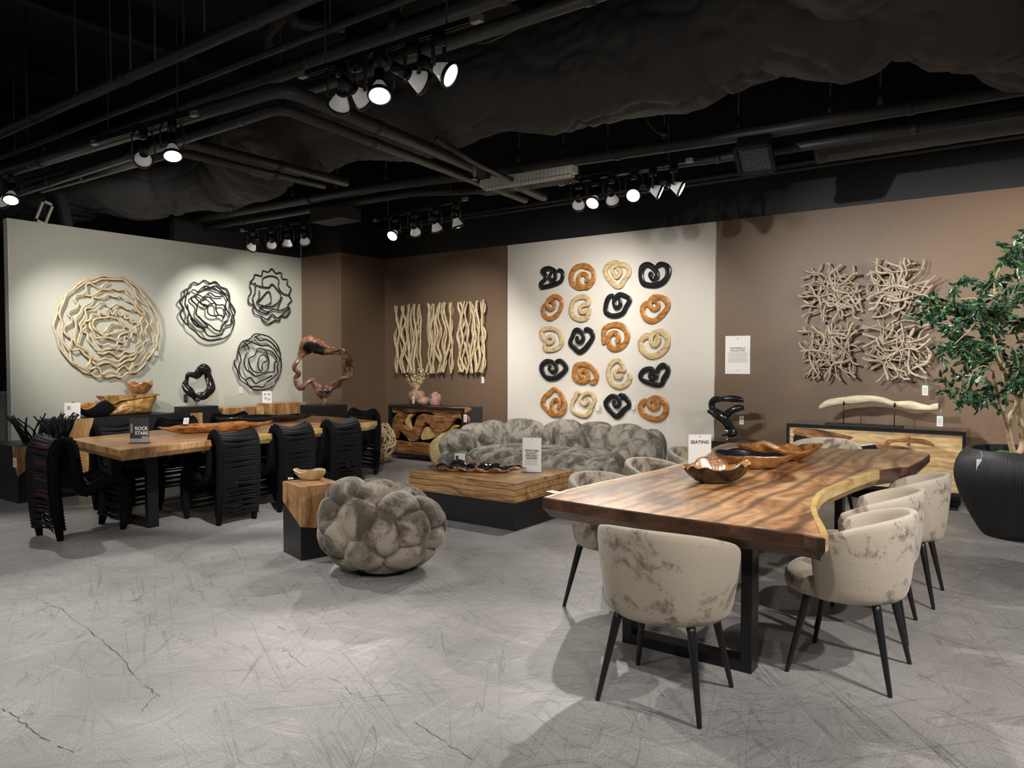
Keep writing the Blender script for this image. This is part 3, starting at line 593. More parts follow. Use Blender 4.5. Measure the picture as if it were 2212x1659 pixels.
# ------------------------------------------------------------------ four branch panels on the right wall
random.seed(5)
for (x0, x1, z0, z1, lab) in [(-2.36, -1.73, 1.96, 2.60, 'upper left square of tangled pale driftwood branches on the right brown wall'), (-1.67, -1.04, 1.97, 2.60, 'upper right square of tangled pale driftwood branches on the right brown wall'),
                              (-2.36, -1.73, 1.29, 1.92, 'lower left square of tangled pale driftwood branches on the right brown wall'), (-1.67, -1.04, 1.29, 1.92, 'lower right square of tangled pale driftwood branches on the right brown wall')]:
    t = thing('branch_wall_art', lab, 'wall art', ((x0+x1)/2, 9.1, (z0+z1)/2)); S = (x1-x0)/2
    for i in range(48):
        if i < 22:    # radiating from the inner zone to the border
            a = 2*PI*(i+random.uniform(-.35, .35))/22; s0 = random.uniform(-.1, .3)*S; R1 = S/max(abs(math.cos(a)), abs(math.sin(a)))*random.uniform(.93, 1.03)
            o = Vector((random.uniform(-.35, .35)*S, random.uniform(-.35, .35)*S)); d = Vector((math.cos(a), math.sin(a)))
            e0 = o-d*random.uniform(.0, .35)*S; e1 = d*R1
        else:
            a = random.uniform(0, PI); d = Vector((math.cos(a), math.sin(a))); o = Vector((random.uniform(-.7, .7)*S, random.uniform(-.7, .7)*S)); e0 = o-d*S*random.uniform(.5, .9); e1 = o+d*S*random.uniform(.5, .9); e0 = Vector((max(-S, min(S, e0.x)), max(-S, min(S, e0.y)))); e1 = Vector((max(-S, min(S, e1.x)), max(-S, min(S, e1.y))))
        nrm = Vector((-(e1-e0).y, (e1-e0).x)).normalized(); am = random.uniform(.03, .075); ph = random.uniform(0, 6.28); fr = random.uniform(.6, 1.5)
        y0 = -random.uniform(.03, .12); y1 = -random.uniform(.03, .15)
        P = []
        for j in range(8):
            s = j/7; q = e0.lerp(e1, s)+nrm*am*math.sin(fr*2*PI*s+ph); P.append((q.x, y0+(y1-y0)*s, q.y))
        r0 = random.choice([.0065, .0075, .0085, .010, .013]); Q = catmull(P, 4); b = MB(); n = len(Q)
        b.tube(Q, [r0*(.8+.5*s_/n+.3*nz(Q[s_], 6, i)) for s_ in range(n)], 7); b.build('branch', branchM, t)
# ------------------------------------------------------------------ twenty carved spirals on the cream panel
SW = [  # view, colour, band width in view units, row, column, centre line
 ('A','k',72,1,1,[(375,235),(430,245),(452,310),(420,400),(330,445),(220,475),(140,485),(130,430),(190,370),(190,310),(150,250),(200,215),(270,210),(335,240),(350,300),(338,365),(290,385),(262,335),(285,285),(305,270)]),
 ('A','o',80,1,2,[(780,480),(690,495),(600,430),(573,330),(620,220),(710,170),(800,175),(890,230),(915,330),(880,420),(820,480),(740,480),(690,420),(690,340),(740,290),(800,300),(830,355),(800,410)]),
 ('A','t',72,1,3,[(1290,130),(1220,120),(1130,160),(1085,240),(1120,340),(1190,420),(1250,475),(1320,460),(1370,380),(1435,290),(1425,190),(1350,150),(1250,160),(1190,210),(1215,290),(1260,340),(1310,290),(1310,225),(1260,215)]),
 ('A','k',84,1,4,[(1850,190),(1910,145),(2000,170),(2030,260),(1990,370),(1900,440),(1780,460),(1660,430),(1620,320),(1640,200),(1720,150),(1800,190),(1860,270),(1860,340),(1810,365),(1770,310),(1790,260)]),
 ('A','o',70,2,1,[(210,720),(160,800),(165,880),(210,940),(270,955),(345,915),(400,850),(435,740),(420,660),(350,625),(280,650),(225,710),(230,780),(280,820),(330,780),(320,705),(265,690)]),
 ('A','t',70,2,2,[(850,790),(835,880),(800,950),(710,970),(610,920),(575,820),(600,710),(690,640),(790,635),(840,690),(830,745),(770,755),(715,800),(730,860),(790,860),(810,820)]),
 ('A','k',74,2,3,[(1215,605),(1140,640),(1100,740),(1095,850),(1160,905),(1260,910),(1350,870),(1400,780),(1450,680),(1400,625),(1300,595),(1235,660),(1225,740),(1260,795),(1315,760),(1315,690),(1290,650)]),
 ('A','o',76,2,4,[(1745,700),(1660,770),(1640,850),(1690,950),(1780,990),(1860,965),(1950,880),(2015,790),(2005,700),(1930,640),(1830,635),(1765,690),(1760,770),(1815,820),(1880,780),(1870,710),(1800,690)]),
 ('B','t',70,3,1,[(195,340),(180,400),(210,455),(320,450),(410,400),(435,310),(405,200),(310,140),(200,140),(140,180),(150,250),(200,320),(270,355),(320,310),(290,255),(230,270)]),
 ('B','k',80,3,2,[(775,175),(820,150),(880,190),(898,270),(840,370),(770,450),(700,485),(630,430),(565,350),(600,250),(640,170),(700,165),(755,220),(762,300),(710,345),(672,300),(690,250)]),
 ('B','o',84,3,3,[(1070,370),(1060,270),(1075,150),(1160,90),(1280,80),(1370,130),(1412,220),(1400,330),(1330,400),(1230,440),(1150,380),(1140,280),(1190,205),(1265,210),(1290,290),(1255,345)]),
 ('B','t',84,3,4,[(1760,230),(1660,270),(1610,350),(1640,450),(1720,530),(1820,545),(1930,490),(2010,390),(2010,270),(1940,190),(1850,190),(1785,240),(1775,330),(1820,385),(1875,340),(1880,270),(1850,250)]),
 ('B','k',76,4,1,[(345,630),(420,620),(480,680),(500,740),(420,830),(330,880),(220,870),(150,790),(140,690),(210,630),(300,635),(360,710),(350,775),(300,780),(262,730),(280,685)]),
 ('B','o',80,4,2,[(850,940),(930,925),(955,830),(900,740),(820,680),(730,670),(650,700),(625,810),(650,890),(740,930),(820,890),(830,800),(770,755),(715,790),(725,850),(770,870)]),
 ('B','t',70,4,3,[(1435,800),(1455,880),(1400,970),(1290,1005),(1190,960),(1135,850),(1140,730),(1200,640),(1290,615),(1345,680),(1370,760),(1290,750),(1235,790),(1250,850),(1310,865),(1350,820)]),
 ('B','k',76,4,4,[(1820,755),(1740,740),(1650,775),(1615,850),(1670,920),(1760,950),(1860,980),(1930,965),(1960,890),(2010,810),(2020,730),(1950,685),(1885,735),(1860,790),(1790,800),(1765,855),(1810,890),(1855,860),(1845,815)]),
 ('C','o',76,5,1,[(360,905),(280,890),(210,820),(155,750),(175,650),(245,590),(320,520),(390,560),(450,650),(480,750),(465,850),(390,905),(315,850),(290,755),(330,680),(400,690),(410,770),(370,825)]),
 ('C','t',62,5,2,[(745,590),(670,575),(635,650),(595,720),(590,820),(670,890),(780,920),(850,870),(890,770),(925,690),(900,600),(830,578),(750,620),(720,690),(780,755),(830,710),(815,655)]),
 ('C','k',76,5,3,[(1285,630),(1350,628),(1420,690),(1440,770),(1370,830),(1310,900),(1250,930),(1190,880),(1120,800),(1098,720),(1170,640),(1240,632),(1300,690),(1300,760),(1250,785),(1222,730),(1245,690)]),
 ('C','o',82,5,4,[(1730,690),(1650,720),(1612,800),(1660,900),(1780,955),(1900,960),(1980,880),(1990,770),(1930,690),(1830,655),(1750,690),(1745,770),(1810,815),(1875,780),(1860,720),(1800,700)])]
def band(b, Q, rs, th):
    # flat carved band: rounded rectangular section lying in the wall plane
    sec = [(-1, -.3), (-1, .45), (-.88, .8), (-.6, 1), (0, 1.12), (.6, 1), (.88, .8), (1, .45), (1, -.3), (.9, -1), (-.9, -1)]; n = len(Q); m_ = len(sec); o = len(b.v)
    for i, q in enumerate(Q):
        t_ = (Q[min(i+1, n-1)]-Q[max(i-1, 0)]); t_.y = 0; t_ = t_.normalized(); w_ = Vector((t_.z, 0, -t_.x))
        for a_, c_ in sec: b.v.append(tuple(q+w_*rs[i]*a_+Vector((0, -th*c_, 0))))
    for i in range(n-1):
        for k in range(m_): b.f.append((o+i*m_+k, o+i*m_+(k+1) % m_, o+(i+1)*m_+(k+1) % m_, o+(i+1)*m_+k)); b.m.append(0)
    b.f.append(tuple(o+k for k in range(m_-1, -1, -1))); b.m.append(0); b.f.append(tuple(o+(n-1)*m_+k for k in range(m_))); b.m.append(0)
OY = {'A': 550, 'B': 690, 'C': 765}; KS = 2212/320
cn = {'k': 'black', 'o': 'orange-brown', 't': 'pale tan'}; cm = {'k': blackgloss, 'o': orangew, 't': tanw}
rown = ['', 'top', 'second', 'middle', 'fourth', 'bottom']; coln = ['', 'first', 'second', 'third', 'last']
for i, (vw, col, bw, rw, cl, pts) in enumerate(SW):
    P = [at_y(1150+a/KS, OY[vw]+c/KS, 9.03) for a, c in pts]
    cx = sum(p.x for p in P)/len(P); cz = sum(p.z for p in P)/len(P); n = len(P)
    Q = catmull([(p.x-cx, -.026-.022*max(0, (j/(n-1)-.5)*2)**.8, p.z-cz) for j, p in enumerate(P)], 6)
    r = bw*.00048; m = len(Q)
    b = MB(); rs = [r*(.93+.22*nz(q, 9, i)+.06)*min(1, .55+.45*min(j, m-1-j)/3)*(1-.22*max(0, min(1, (j/m-.6)/.2))) for j, q in enumerate(Q)]
    band(b, Q, rs, .013)
    o = b.build('carved_spiral', cm[col], loc=(cx, 9.06, cz))
    tag(o, '%s carved wooden spiral, %s row, %s from the left, on the cream panel' % (cn[col], rown[rw], coln[cl]), 'wall art')
# ------------------------------------------------------------------ cards, tags, signs
def price_tag(loc, rz, label, w=.055, h=.105, rx=0.0, m=None, second=None, parent=None, string=True):
    t = thing('price_tag', label, 'price tag', loc, rz); t.rotation_euler = (rx, 0, rz)
    b = MB(); b.box((-w/2, -.001, 0), (w/2, .001, h)); cd_ = b.build('card', m or whitep, t, smooth=False)
    b = MB()
    for q in range(5): b.box((-w*.3, -.0018, h*(.2+.13*q)), (w*(.32-.1*(q % 2)), -.0012, h*(.2+.13*q)+h*.05))
    b.build('print', greyink, cd_, smooth=False)
    if second:
        b = MB(); b.box((-w*.3, .002, h*.45), (w*.65, .0035, h*1.12)); b.build('back_card', second, t, smooth=False)
    if string:
        b = MB(); b.tube([(0, 0, h*.95), (.01, 0, h*1.3), (0, .01, h*1.7)], .0012, 4); b.build('string', whitep, t)
    return t
def wtag(px, py, Y, label, **k): p = at_y(px, py, Y); return price_tag(p, 0, label, **k)
wtag(1043, 828, 9.085, 'white price tag on the brown wall below the right vine panel', string=False)
wtag(1602, 917, 9.085, 'white price tag on the wall beside the black swooping sculpture', string=False)
wtag(1998, 854, 8.95, 'white tag with green card hanging below the lower right branch panel', second=greenTag)
wtag(2030, 921, 8.66, 'white and green tag hanging from the right end of the driftwood', second=greenTag)
wtag(1291, 886, 9.0, 'clear tag beside the pale spiral in the bottom row', string=False, w=.05, h=.1)
wtag(1368, 884, 9.0, 'small tag beside the black spiral in the bottom row', string=False, w=.045, h=.09)
wtag(1443, 918, 9.05, 'small tag under the last orange spiral of the bottom row', string=False, w=.03, h=.09)
p = at_x(520, 850, -10.32); price_tag(p, PI/2, 'white price tag on the sage wall under the lowest black wheel', string=False)
p = at_x(401, 868, -10.32); price_tag(p, PI/2, 'small black card on the sage wall beside the black ring sculpture', m=blacksat, string=False)
p = at_x(338, 768, -10.26); price_tag(p, PI/2, 'white tag on the lower right rim of the large pale vine wheel', w=.05, h=.06, string=False)
p = at_x(213, 880, -10.32); price_tag(p, PI/2, 'small dark card on the sage wall behind the black bowl', m=blacksat, w=.07, h=.06, string=False)
p = at_y(1029, 912, 8.08) ; p = at_y(899, 883, 8.4)
price_tag(at_y(1005, 912, 8.09), 0, 'white price tag hanging on the right of the dark root wood console', w=.06, h=.11)
price_tag(at_y(893, 872, 8.2), 0, 'white price tag in front of the largest terracotta vase', w=.04, h=.11, string=False)
price_tag(at_y(1210, 1054, 7.16), .6, 'white price tag hanging on the sofa front by the coffee table', w=.05, h=.12)
# wall notice
pa = at_y(1567, 726, 9.09); pb = at_y(1620, 808, 9.09); w = pb.x-pa.x; h = pa.z-pb.z
t = thing('wall_notice', 'white paper notice headed naturally collected on the brown wall', 'sign', ((pa.x+pb.x)/2, 9.09, pb.z))
b = MB(); b.box((-w/2, 0, 0), (w/2, .004, h)); b.build('sheet', whitep, t, smooth=False)
text('NATURALLY\nCOLLECTED', .031, inkM, t, (0, -.001, h*.655), (PI/2, 0, 0), bold=.0006, spacing=1.12)
b = MB()
for q in range(8):
    ww = w*(.39 if q != 4 else .34); b.box((-ww, -.002, h*(.545-.034*q)), (ww, -.0005, h*(.545-.034*q)+.005))
b.box((-w*.1, -.002, h*.085), (w*.1, -.0005, h*.085+.004)); b.build('small_print', greyink, t, smooth=False)
b = MB(); b.box((-.006, -.002, h*.91), (.006, -.0005, h*.935)); b.build('emblem', plain('dark_red_print', (.12, .01, .02), .6), t, smooth=False)
def table_sign(name, label, p, yaw, w, h, body, size, lines, zt=.7, mat=whitep, inkm=inkM, red=False, bold=.0004):
    t = thing(name, label, 'sign', p, yaw)
    b = MB(); b.box((-w/2, -.004, .004), (w/2, -.001, h)); sh_ = b.build('sheet', mat, t, smooth=False)
    b = MB(); b.box((-w/2-.004, -.0008, 0), (w/2+.004, .0015, h+.006)); b.box((-w/2-.004, -.04, 0), (w/2+.004, .04, .003)); b.build('holder', acrylic, t, smooth=False)
    if body: text(body, size, inkm, sh_, (0, -.0045, h*zt), (PI/2, 0, 0), bold=bold, spacing=1.05)
    b = MB()
    for q in range(lines): b.box((-w*.36, -.005, h*(.42-.035*q)), (w*(.36-.05*(q % 3)), -.0042, h*(.42-.035*q)+h*.011))
    if lines: b.build('small_print', greyink, sh_, smooth=False)
    b = MB(); b.box((-.004, -.005, h*.925), (.004, -.0042, h*.95)); b.build('emblem', MATS['dark_red_print'] if red else inkM, sh_, smooth=False)
    return t
cy = lambda px: math.atan2(.588, .8088)
table_sign('table_sign', 'white standing card about elegant seating on the coffee table', at_z(1149, 1020, .42), .30, .19, .335, 'EFFORTLESS\nELEGANT,\nENDLESSLY\nINVITING', .0245, 7, zt=.60, bold=.0009)
table_sign('table_sign', 'white standing card reading seating on the right dining table', at_z(1511, 1006, .78), .62, .155, .215, 'SEATING', .0300, 0, zt=.71, red=True, bold=.0009)
# dark rock stars card on left table
t = table_sign('table_sign', 'dark printed card in a clear stand on the left dining table', at_z(302, 957, .78), .62, .165, .22, '', .02, 0, mat=plain('dark_card_print', (.055, .05, .055), .35))
text('ROCK\nSTARS', .041, whitep, t, (.018, -.0048, .115), (PI/2, 0, 0), bold=.0012)
b = MB(); b.box((-.08, -.0046, .006), (.08, -.0042, .04)); b.box((.02, -.0046, .04), (.08, -.0042, .06)); b.build('pale_print', greyink, t, smooth=False)
b = MB(); b.box((-.075, -.0046, .09), (-.06, -.0042, .17)); b.build('pale_print', greyink, t, smooth=False)
# small literature stands
def leaflet(px, py, z, label, w=.13, h=.17, rz=.62, cut=True):
    t = thing('leaflet_stand', label, 'leaflet stand', at_z(px, py, z), rz)
    M = Matrix.Rotation(-.18, 4, 'X')
    b = MB(); b.box((-w/2, 0, .01), (w/2, .003, h), 0, M); b.build('leaflet', whitep, t, smooth=False)
    b = MB()
    for q, (x0, z0, x1, z1) in enumerate([(-.4, .55, -.12, .85), (.1, .2, .35, .4), (-.4, .15, 0, .22)]): b.box((x0*w, -.001, z0*h), (x1*w, .0005, z1*h), 0, M)
    b.build('print', greyink if cut else inkM, t, smooth=False)
    b = MB(); b.box((-w/2-.006, .004, 0), (w/2+.006, .006, h+.02), 0, M); b.box((-w/2-.006, -.05, 0), (w/2+.006, .04, .003)); b.box((-w/2-.006, -.03, 0), (w/2+.006, -.028, .05)); b.build('holder', acrylic, t, smooth=False)
# ------------------------------------------------------------------ far left things behind the sage wall
pa = at_x(-12, 856, -12.2)
t = thing('carved_screen', 'white lace-carved panel standing at the far left edge', 'panel', (-12.2, 4.25, 0))
b = MB(); b.box((0, -.4, .02), (.05, .35, 1.02)); b.build('board', whitecarv, t, smooth=False)
o = MB(); o.box((-.0, -.44, 0), (.06, -.4, 1.06)); o.box((0, .35, 0), (.06, .39, 1.06)); o.box((0, -.44, 1.02), (.06, .39, 1.06)); o.build('frame', whitep, t, smooth=False)
b = MB(); b.box((0, -.9, 0), (.04, .2, 1.5)); tag(b.build('abstract_picture', darkart, loc=(-13.2, 5.1, 0), smooth=False), 'tall dark grey abstract picture behind the carved white panel', 'picture')
# ------------------------------------------------------------------ slabs and tables
def slab(outline, z0, z1, inset, m, name, parent, sap=(), under=.03, ox=0, oy=0, shift=None):
    """outline ccw list of (x,y); side faces bulge; sap = indices of edges with sapwood; mats: 0 top,1 edge,2 sap"""
    n = len(outline); P = [Vector((x-ox, y-oy, 0)) for x, y in outline]
    def off(d):
        out = []
        for i in range(n):
            a, b_, c = P[i-1], P[i], P[(i+1) % n]; t1 = (b_-a).normalized(); t2 = (c-b_).normalized()
            n1 = Vector((-t1.y, t1.x, 0)); n2 = Vector((-t2.y, t2.x, 0)); nn = (n1+n2); nn = nn/max(.35, nn.length)*1.0
            out.append(b_+nn*d*(1/max(.6, nn.dot(n1)) if nn.length > 0 else 1))
        return out
    ins = off(inset); edge = off(.004); und = off(under)
    b = MB(); vs = [(p.x, p.y, z1) for p in ins]+[(p.x, p.y, z1) for p in edge]+[(p.x, p.y, z1-.006) for p in P]+[(p.x, p.y, z1-(z1-z0)*.55) for p in P]+[(p.x, p.y, z0) for p in und]
    b.v = vs; f = [tuple(range(n))]; mi = [0]
    for i in range(n):
        j = (i+1) % n; sp = i in sap
        f.append((n+i, n+j, j, i)); mi.append(2 if sp else 0)
        for k in (1, 2, 3): f.append(((k+1)*n+i, (k+1)*n+j, k*n+j, k*n+i)); mi.append(2 if sp else 1)
    f.append(tuple(4*n+i for i in range(n-1, -1, -1))); mi.append(1)
    b.f = f; b.m = mi; return b.build(name, m, parent, smooth=False)
def uframe(parent, x0, x1, y, ztop, w=.10, t=.055, name='leg_frame'):
    b = MB(); b.box((x0, y-w/2, 0), (x0+t, y+w/2, ztop)); b.box((x1-t, y-w/2, 0), (x1, y+w/2, ztop)); b.box((x0+t-.004, y-w/2+.0006, .0006), (x1-t+.004, y+w/2-.0006, t)); b.box((x0+t-.004, y-w/2+.0006, ztop-.02), (x1-t+.004, y+w/2-.0006, ztop-.0006))
    return b.build(name, blackmet, parent, smooth=False, bevel=.003)
# right dining table
opx = [(1172,1074),(1290,1093),(1420,1112),(1560,1131),(1690,1148),(1735,1153),(1765,1160),(1783,1163)]
right = [(1790,1158),(1786,1143),(1778,1128),(1768,1112),(1764,1096),(1768,1078),(1776,1066),(1790,1056),(1820,1044),(1860,1028),(1900,1016),(1948,1009),(1962,1009),(1990,995),(2009,981)]
farp = [(2000,976),(1970,972),(1900,970),(1840,970),(1780,968),(1700,964),(1640,960),(1600,957),(1572,956)]
left = [(1555,961),(1540,967),(1527,977),(1500,990),(1473,1000),(1423,1014),(1360,1027),(1285,1043),(1224,1057)]
allp = opx+right+farp+left
out = [tuple(at_z(a, c, .78)[:2]) for a, c in allp]
nb = len(opx); nr = len(right); nf = len(farp)
t = thing('dining_table', 'long live-edge brown slab dining table on black frame legs, among the velvet chairs', 'table', (-1.5, 4.9, 0))
sap = list(range(nb-1, nb+nr-5))+list(range(nb+nr+nf-1, len(out)))
slab(out, .675, .78, .028, [walnut, edgewood, sapwood], 'tabletop', t, sap, .035, -1.5, 4.9)
uframe(t, -1.82+1.5, -1.13+1.5, 3.55-4.9, .675); uframe(t, -1.95+1.5, -1.25+1.5, 6.0-4.9, .675)
# left dining table
t = thing('dining_table', 'long light brown slab dining table among the black strapped chairs', 'table', (-6.8, 4.6, 0), 0)
out = [(-7.28, 3.1), (-6.7, 3.03), (-6.05, 2.95), (-6.12, 3.5), (-6.2, 4.2), (-6.24, 4.9), (-6.34, 5.4), (-6.42, 5.75), (-6.42, 6.0), (-6.5, 6.2), (-7.0, 6.28), (-7.5, 6.32), (-7.9, 6.3), (-7.85, 5.8), (-7.75, 5.2), (-7.6, 4.5), (-7.42, 3.8)]
slab(out, .685, .78, .02, [oakrow, teakv, sapwood], 'tabletop', t, (4, 5, 6, 7, 8, 9), .03, -6.8, 4.6)
uframe(t, -.42, .30, 3.46-4.6, .685); uframe(t, -.75, .36, 5.85-4.6, .685)
# ------------------------------------------------------------------ velvet chairs
def velvet_chair(label):
    t = thing('velvet_chair', label, 'chair')
    b = MB(); NA = 40; sec = 18; vs = []
    amax = math.radians(112)
    for i in range(NA+1):
        u = -1+2*i/NA; a = u*amax; au = abs(u)
        zt = .795-.13*au**2.2; zb = .385+.0*au
        e = 1.0
        if au > .93: e = math.sqrt(max(0, 1-((au-.93)/.07)**2))*.92+.08
        ring = []
        zmid = (zt+zb)/2
        for k in range(sec):
            q = k/sec  # around the cross section
            # outer wall up, rounded rim, inner wall down
            th = 2*PI*q; cx = math.cos(th); sz = math.sin(th)
            sx = math.copysign(abs(cx)**.55, cx); sq = math.copysign(abs(sz)**.42, sz)
            z = zmid+(zt-zb)/2*sq*(e*.25+.75); s = (z-zb)/(zt-zb)
            half = .032*(1-.15*s)*e
            flare = .235+.055*max(0, min(1, s))**.7
            rr = flare+half*sx
            X = rr*1.0*math.sin(a)*(1.02); Y = -rr*math.cos(a)*.96+.01
            ring.append((X, Y, z))
        vs += ring
    b.add(vs, [(i*sec+k, i*sec+(k+1) % sec, (i+1)*sec+(k+1) % sec, (i+1)*sec+k) for i in range(NA) for k in range(sec)])
    b.f.append(tuple(range(sec-1, -1, -1))); b.m.append(0); b.f.append(tuple(NA*sec+k for k in range(sec))); b.m.append(0)
    b.build('backrest', velC, t)
    b = MB(); NS = 48; prof = [(0, .375), (.85, .378), (.97, .395), (1.0, .43), (.985, .462), (.93, .482), (.75, .492), (.4, .497), (0, .498)]; vs = []
    for r, z in prof:
        for k in range(NS):
            a = 2*PI*k/NS; c_, s_ = math.cos(a), math.sin(a); X = .243*math.copysign(abs(c_)**.75, c_)*r; Y = .03+.265*math.copysign(abs(s_)**.8, s_)*r
            if Y < 0: X *= 1-.25*min(1, -Y/.24)**2
            vs.append((X, Y, z))
    b.add(vs, [(i*NS+k, i*NS+(k+1) % NS, (i+1)*NS+(k+1) % NS, (i+1)*NS+k) for i in range(len(prof)-1) for k in range(NS)])
    b.build('seat', velC, t)
    for sx in (-1, 1):
        for sy in (-1, 1):
            b = MB(); b.tube([(sx*.16, sy*.145, .39), (sx*.17, sy*.155, .36), (sx*.23, sy*.226, .004), (sx*.23, sy*.226, 0)], [.021, .020, .0105, .009], 12); b.build('leg', blackmet, t)
    return t
ch = velvet_chair('taupe velvet tub chair nearest us, its back turned to the camera at the table end')
ch.location = (-1.375, 3.07, 0); ch.rotation_euler = (0, 0, .06)
GC = 'velvet chairs around the right dining table'; ch['group'] = GC
for loc, rz, lab in [((-2.14, 4.03, 0), -PI/2-.05, 'taupe velvet tub chair at the left side of the slab table, nearest of three'),
                     ((-2.18, 4.85, 0), -PI/2, 'taupe velvet tub chair, middle of three on the left side of the slab table'),
                     ((-2.22, 5.66, 0), -PI/2+.05, 'taupe velvet tub chair, farthest of three on the left side, behind the seating card'),
                     ((-.77, 3.86, 0), PI/2-.03, 'taupe velvet tub chair, nearest on the right side of the slab table'),
                     ((-.82, 4.56, 0), PI/2+.04, 'taupe velvet tub chair, middle one on the right side, mostly hidden'),
                     ((-.77, 5.30, 0), PI/2, 'taupe velvet tub chair, farthest on the right side below the table tip'),
                     ((-1.62, 6.95, 0), PI, 'velvet tub chair at the far end of the slab table before the spalted sideboard')]:
    dup(ch, loc, rz, lab, GC)
# ------------------------------------------------------------------ black strapped S chairs
PROF = [(.055, .0), (.03, .22), (.012, .45), (.01, .68), (.035, .78), (.095, .825), (.15, .775), (.18, .60), (.20, .47), (.245, .395), (.325, .40), (.44, .44), (.54, .455), (.605, .40), (.615, .26), (.60, .13), (.575, .0)]
def s_chair(label, red=False):
    t = thing('strap_chair', label, 'chair'); W2 = .185
    Q = catmull([(0, y-.3, z) for y, z in PROF], 7); n = len(Q)
    for s in (-1, 1):
        b = MB(); b.tube([(s*W2, q.y, q.z) for q in Q], [.026+.020*min(1, i/8)*min(1, (n-1-i)/8) for i in range(n)], 10, up=(1, 0, 0), flat=.8); b.build('side_frame', blackfab2, t)
    # arc-length stations
    L = [0]
    for i in range(1, n): L.append(L[-1]+(Q[i]-Q[i-1]).length)
    def at(s):
        s = max(0, min(L[-1], s))
        for i in range(1, n):
            if L[i] >= s:
                k = (s-L[i-1])/(L[i]-L[i-1]); p = Q[i-1].lerp(Q[i], k); tt = (Q[min(i+1, n-1)]-Q[max(i-2, 0)]).normalized(); return p, tt
        return Q[-1], (Q[-1]-Q[-2]).normalized()
    b = MB(); step = .026; N = int((L[-1]-.16)/step)
    for side in (-1, 1):
        for k in range(N):
            s = .09+k*step; p, tt = at(s); nn = Vector((0, -tt.z, tt.y))  # outward normal (left of travel)
            frac = s/L[-1]; zrel = p.z
            gap = .5 if (zrel < .36) else (.85 if side < 0 and frac < .4 and zrel < .5 else 1.2)
            off = .044*side; cols = []
            skew = .010*math.sin(k*2.7)
            for j in range(9):
                u = -1+2*j/8; c = 1-abs(u)**1.6; sag = (.026 if side < 0 else .042)*c*-side
                hw = step*.62*(1-(1-gap)*c) if gap < 1 else step*.66
                q = p+nn*(off+sag)+tt*(skew*c)
                # ridge in the strap middle
                x = u*(W2+.012)
                cols.append(((x, q.y-tt.y*hw, q.z-tt.z*hw), (x, q.y+nn.y*.011*side, q.z+nn.z*.011*side), (x, q.y+tt.y*hw, q.z+tt.z*hw)))
            vs = [v for c3 in cols for v in c3]
            fs = []; 
            for j in range(8):
                for e in (0, 1): fs.append((j*3+e, (j+1)*3+e, (j+1)*3+e+1, j*3+e+1))
            o0 = len(b.f); b.add(vs, fs)
            if red:
                for j in range(8):
                    if 2 <= j <= 5 and (k % 5 in (1, 2)) and (side > 0 or .28 < frac < .5 or frac > .85):
                        b.m[o0+2*j] = 1; b.m[o0+2*j+1] = 1
    b.build('strapping', [blackfab, redfab], t)
    for s in (-1, 1):
        for q in (Q[0], Q[-1]):
            b = MB(); b.lathe([(.014, -.001), (.016, .004), (.014, .008)], 12, c=(s*W2, q.y, 0)); b.build('foot', blackgloss, t)
    return t
GS = 'black strapped chairs around the left dining table'
sc = s_chair('black curved strapped chair with dark red straps at the near end of the left table', True); sc.location = (-6.83, 2.98, 0); sc.rotation_euler = (0, 0, .03); sc['group'] = GS
s2 = s_chair('black curved strapped chair, nearest of three along the front side of the left table'); s2['group'] = GS
s2.location = (-6.34, 4.03, 0); s2.rotation_euler = (0, 0, PI/2)
for loc, rz, lab in [((-6.40, 4.72, 0), PI/2+.03, 'black curved strapped chair, middle of three along the front side of the left table'),
                     ((-6.48, 5.42, 0), PI/2+.06, 'black curved strapped chair, farthest of three along the front side of the left table'),
                     ((-7.50, 3.72, 0), -PI/2, 'black strapped chair on the wall side of the left table, nearest us'),
                     ((-7.72, 4.5, 0), -PI/2, 'black curved strapped chair on the wall side of the left table, with a white tag'),
                     ((-7.92, 5.3, 0), -PI/2, 'black curved strapped chair on the wall side of the left table, mostly hidden'),
                     ((-7.34, 6.54, 0), PI, 'black curved strapped chair at the far end of the left table')]:
    dup(s2, loc, rz, lab, GS)
price_tag(at_z(401, 916, .87), .9, 'white tag lying on the top of a black chair behind the left table', w=.05, h=.09, rx=-.9, string=False)
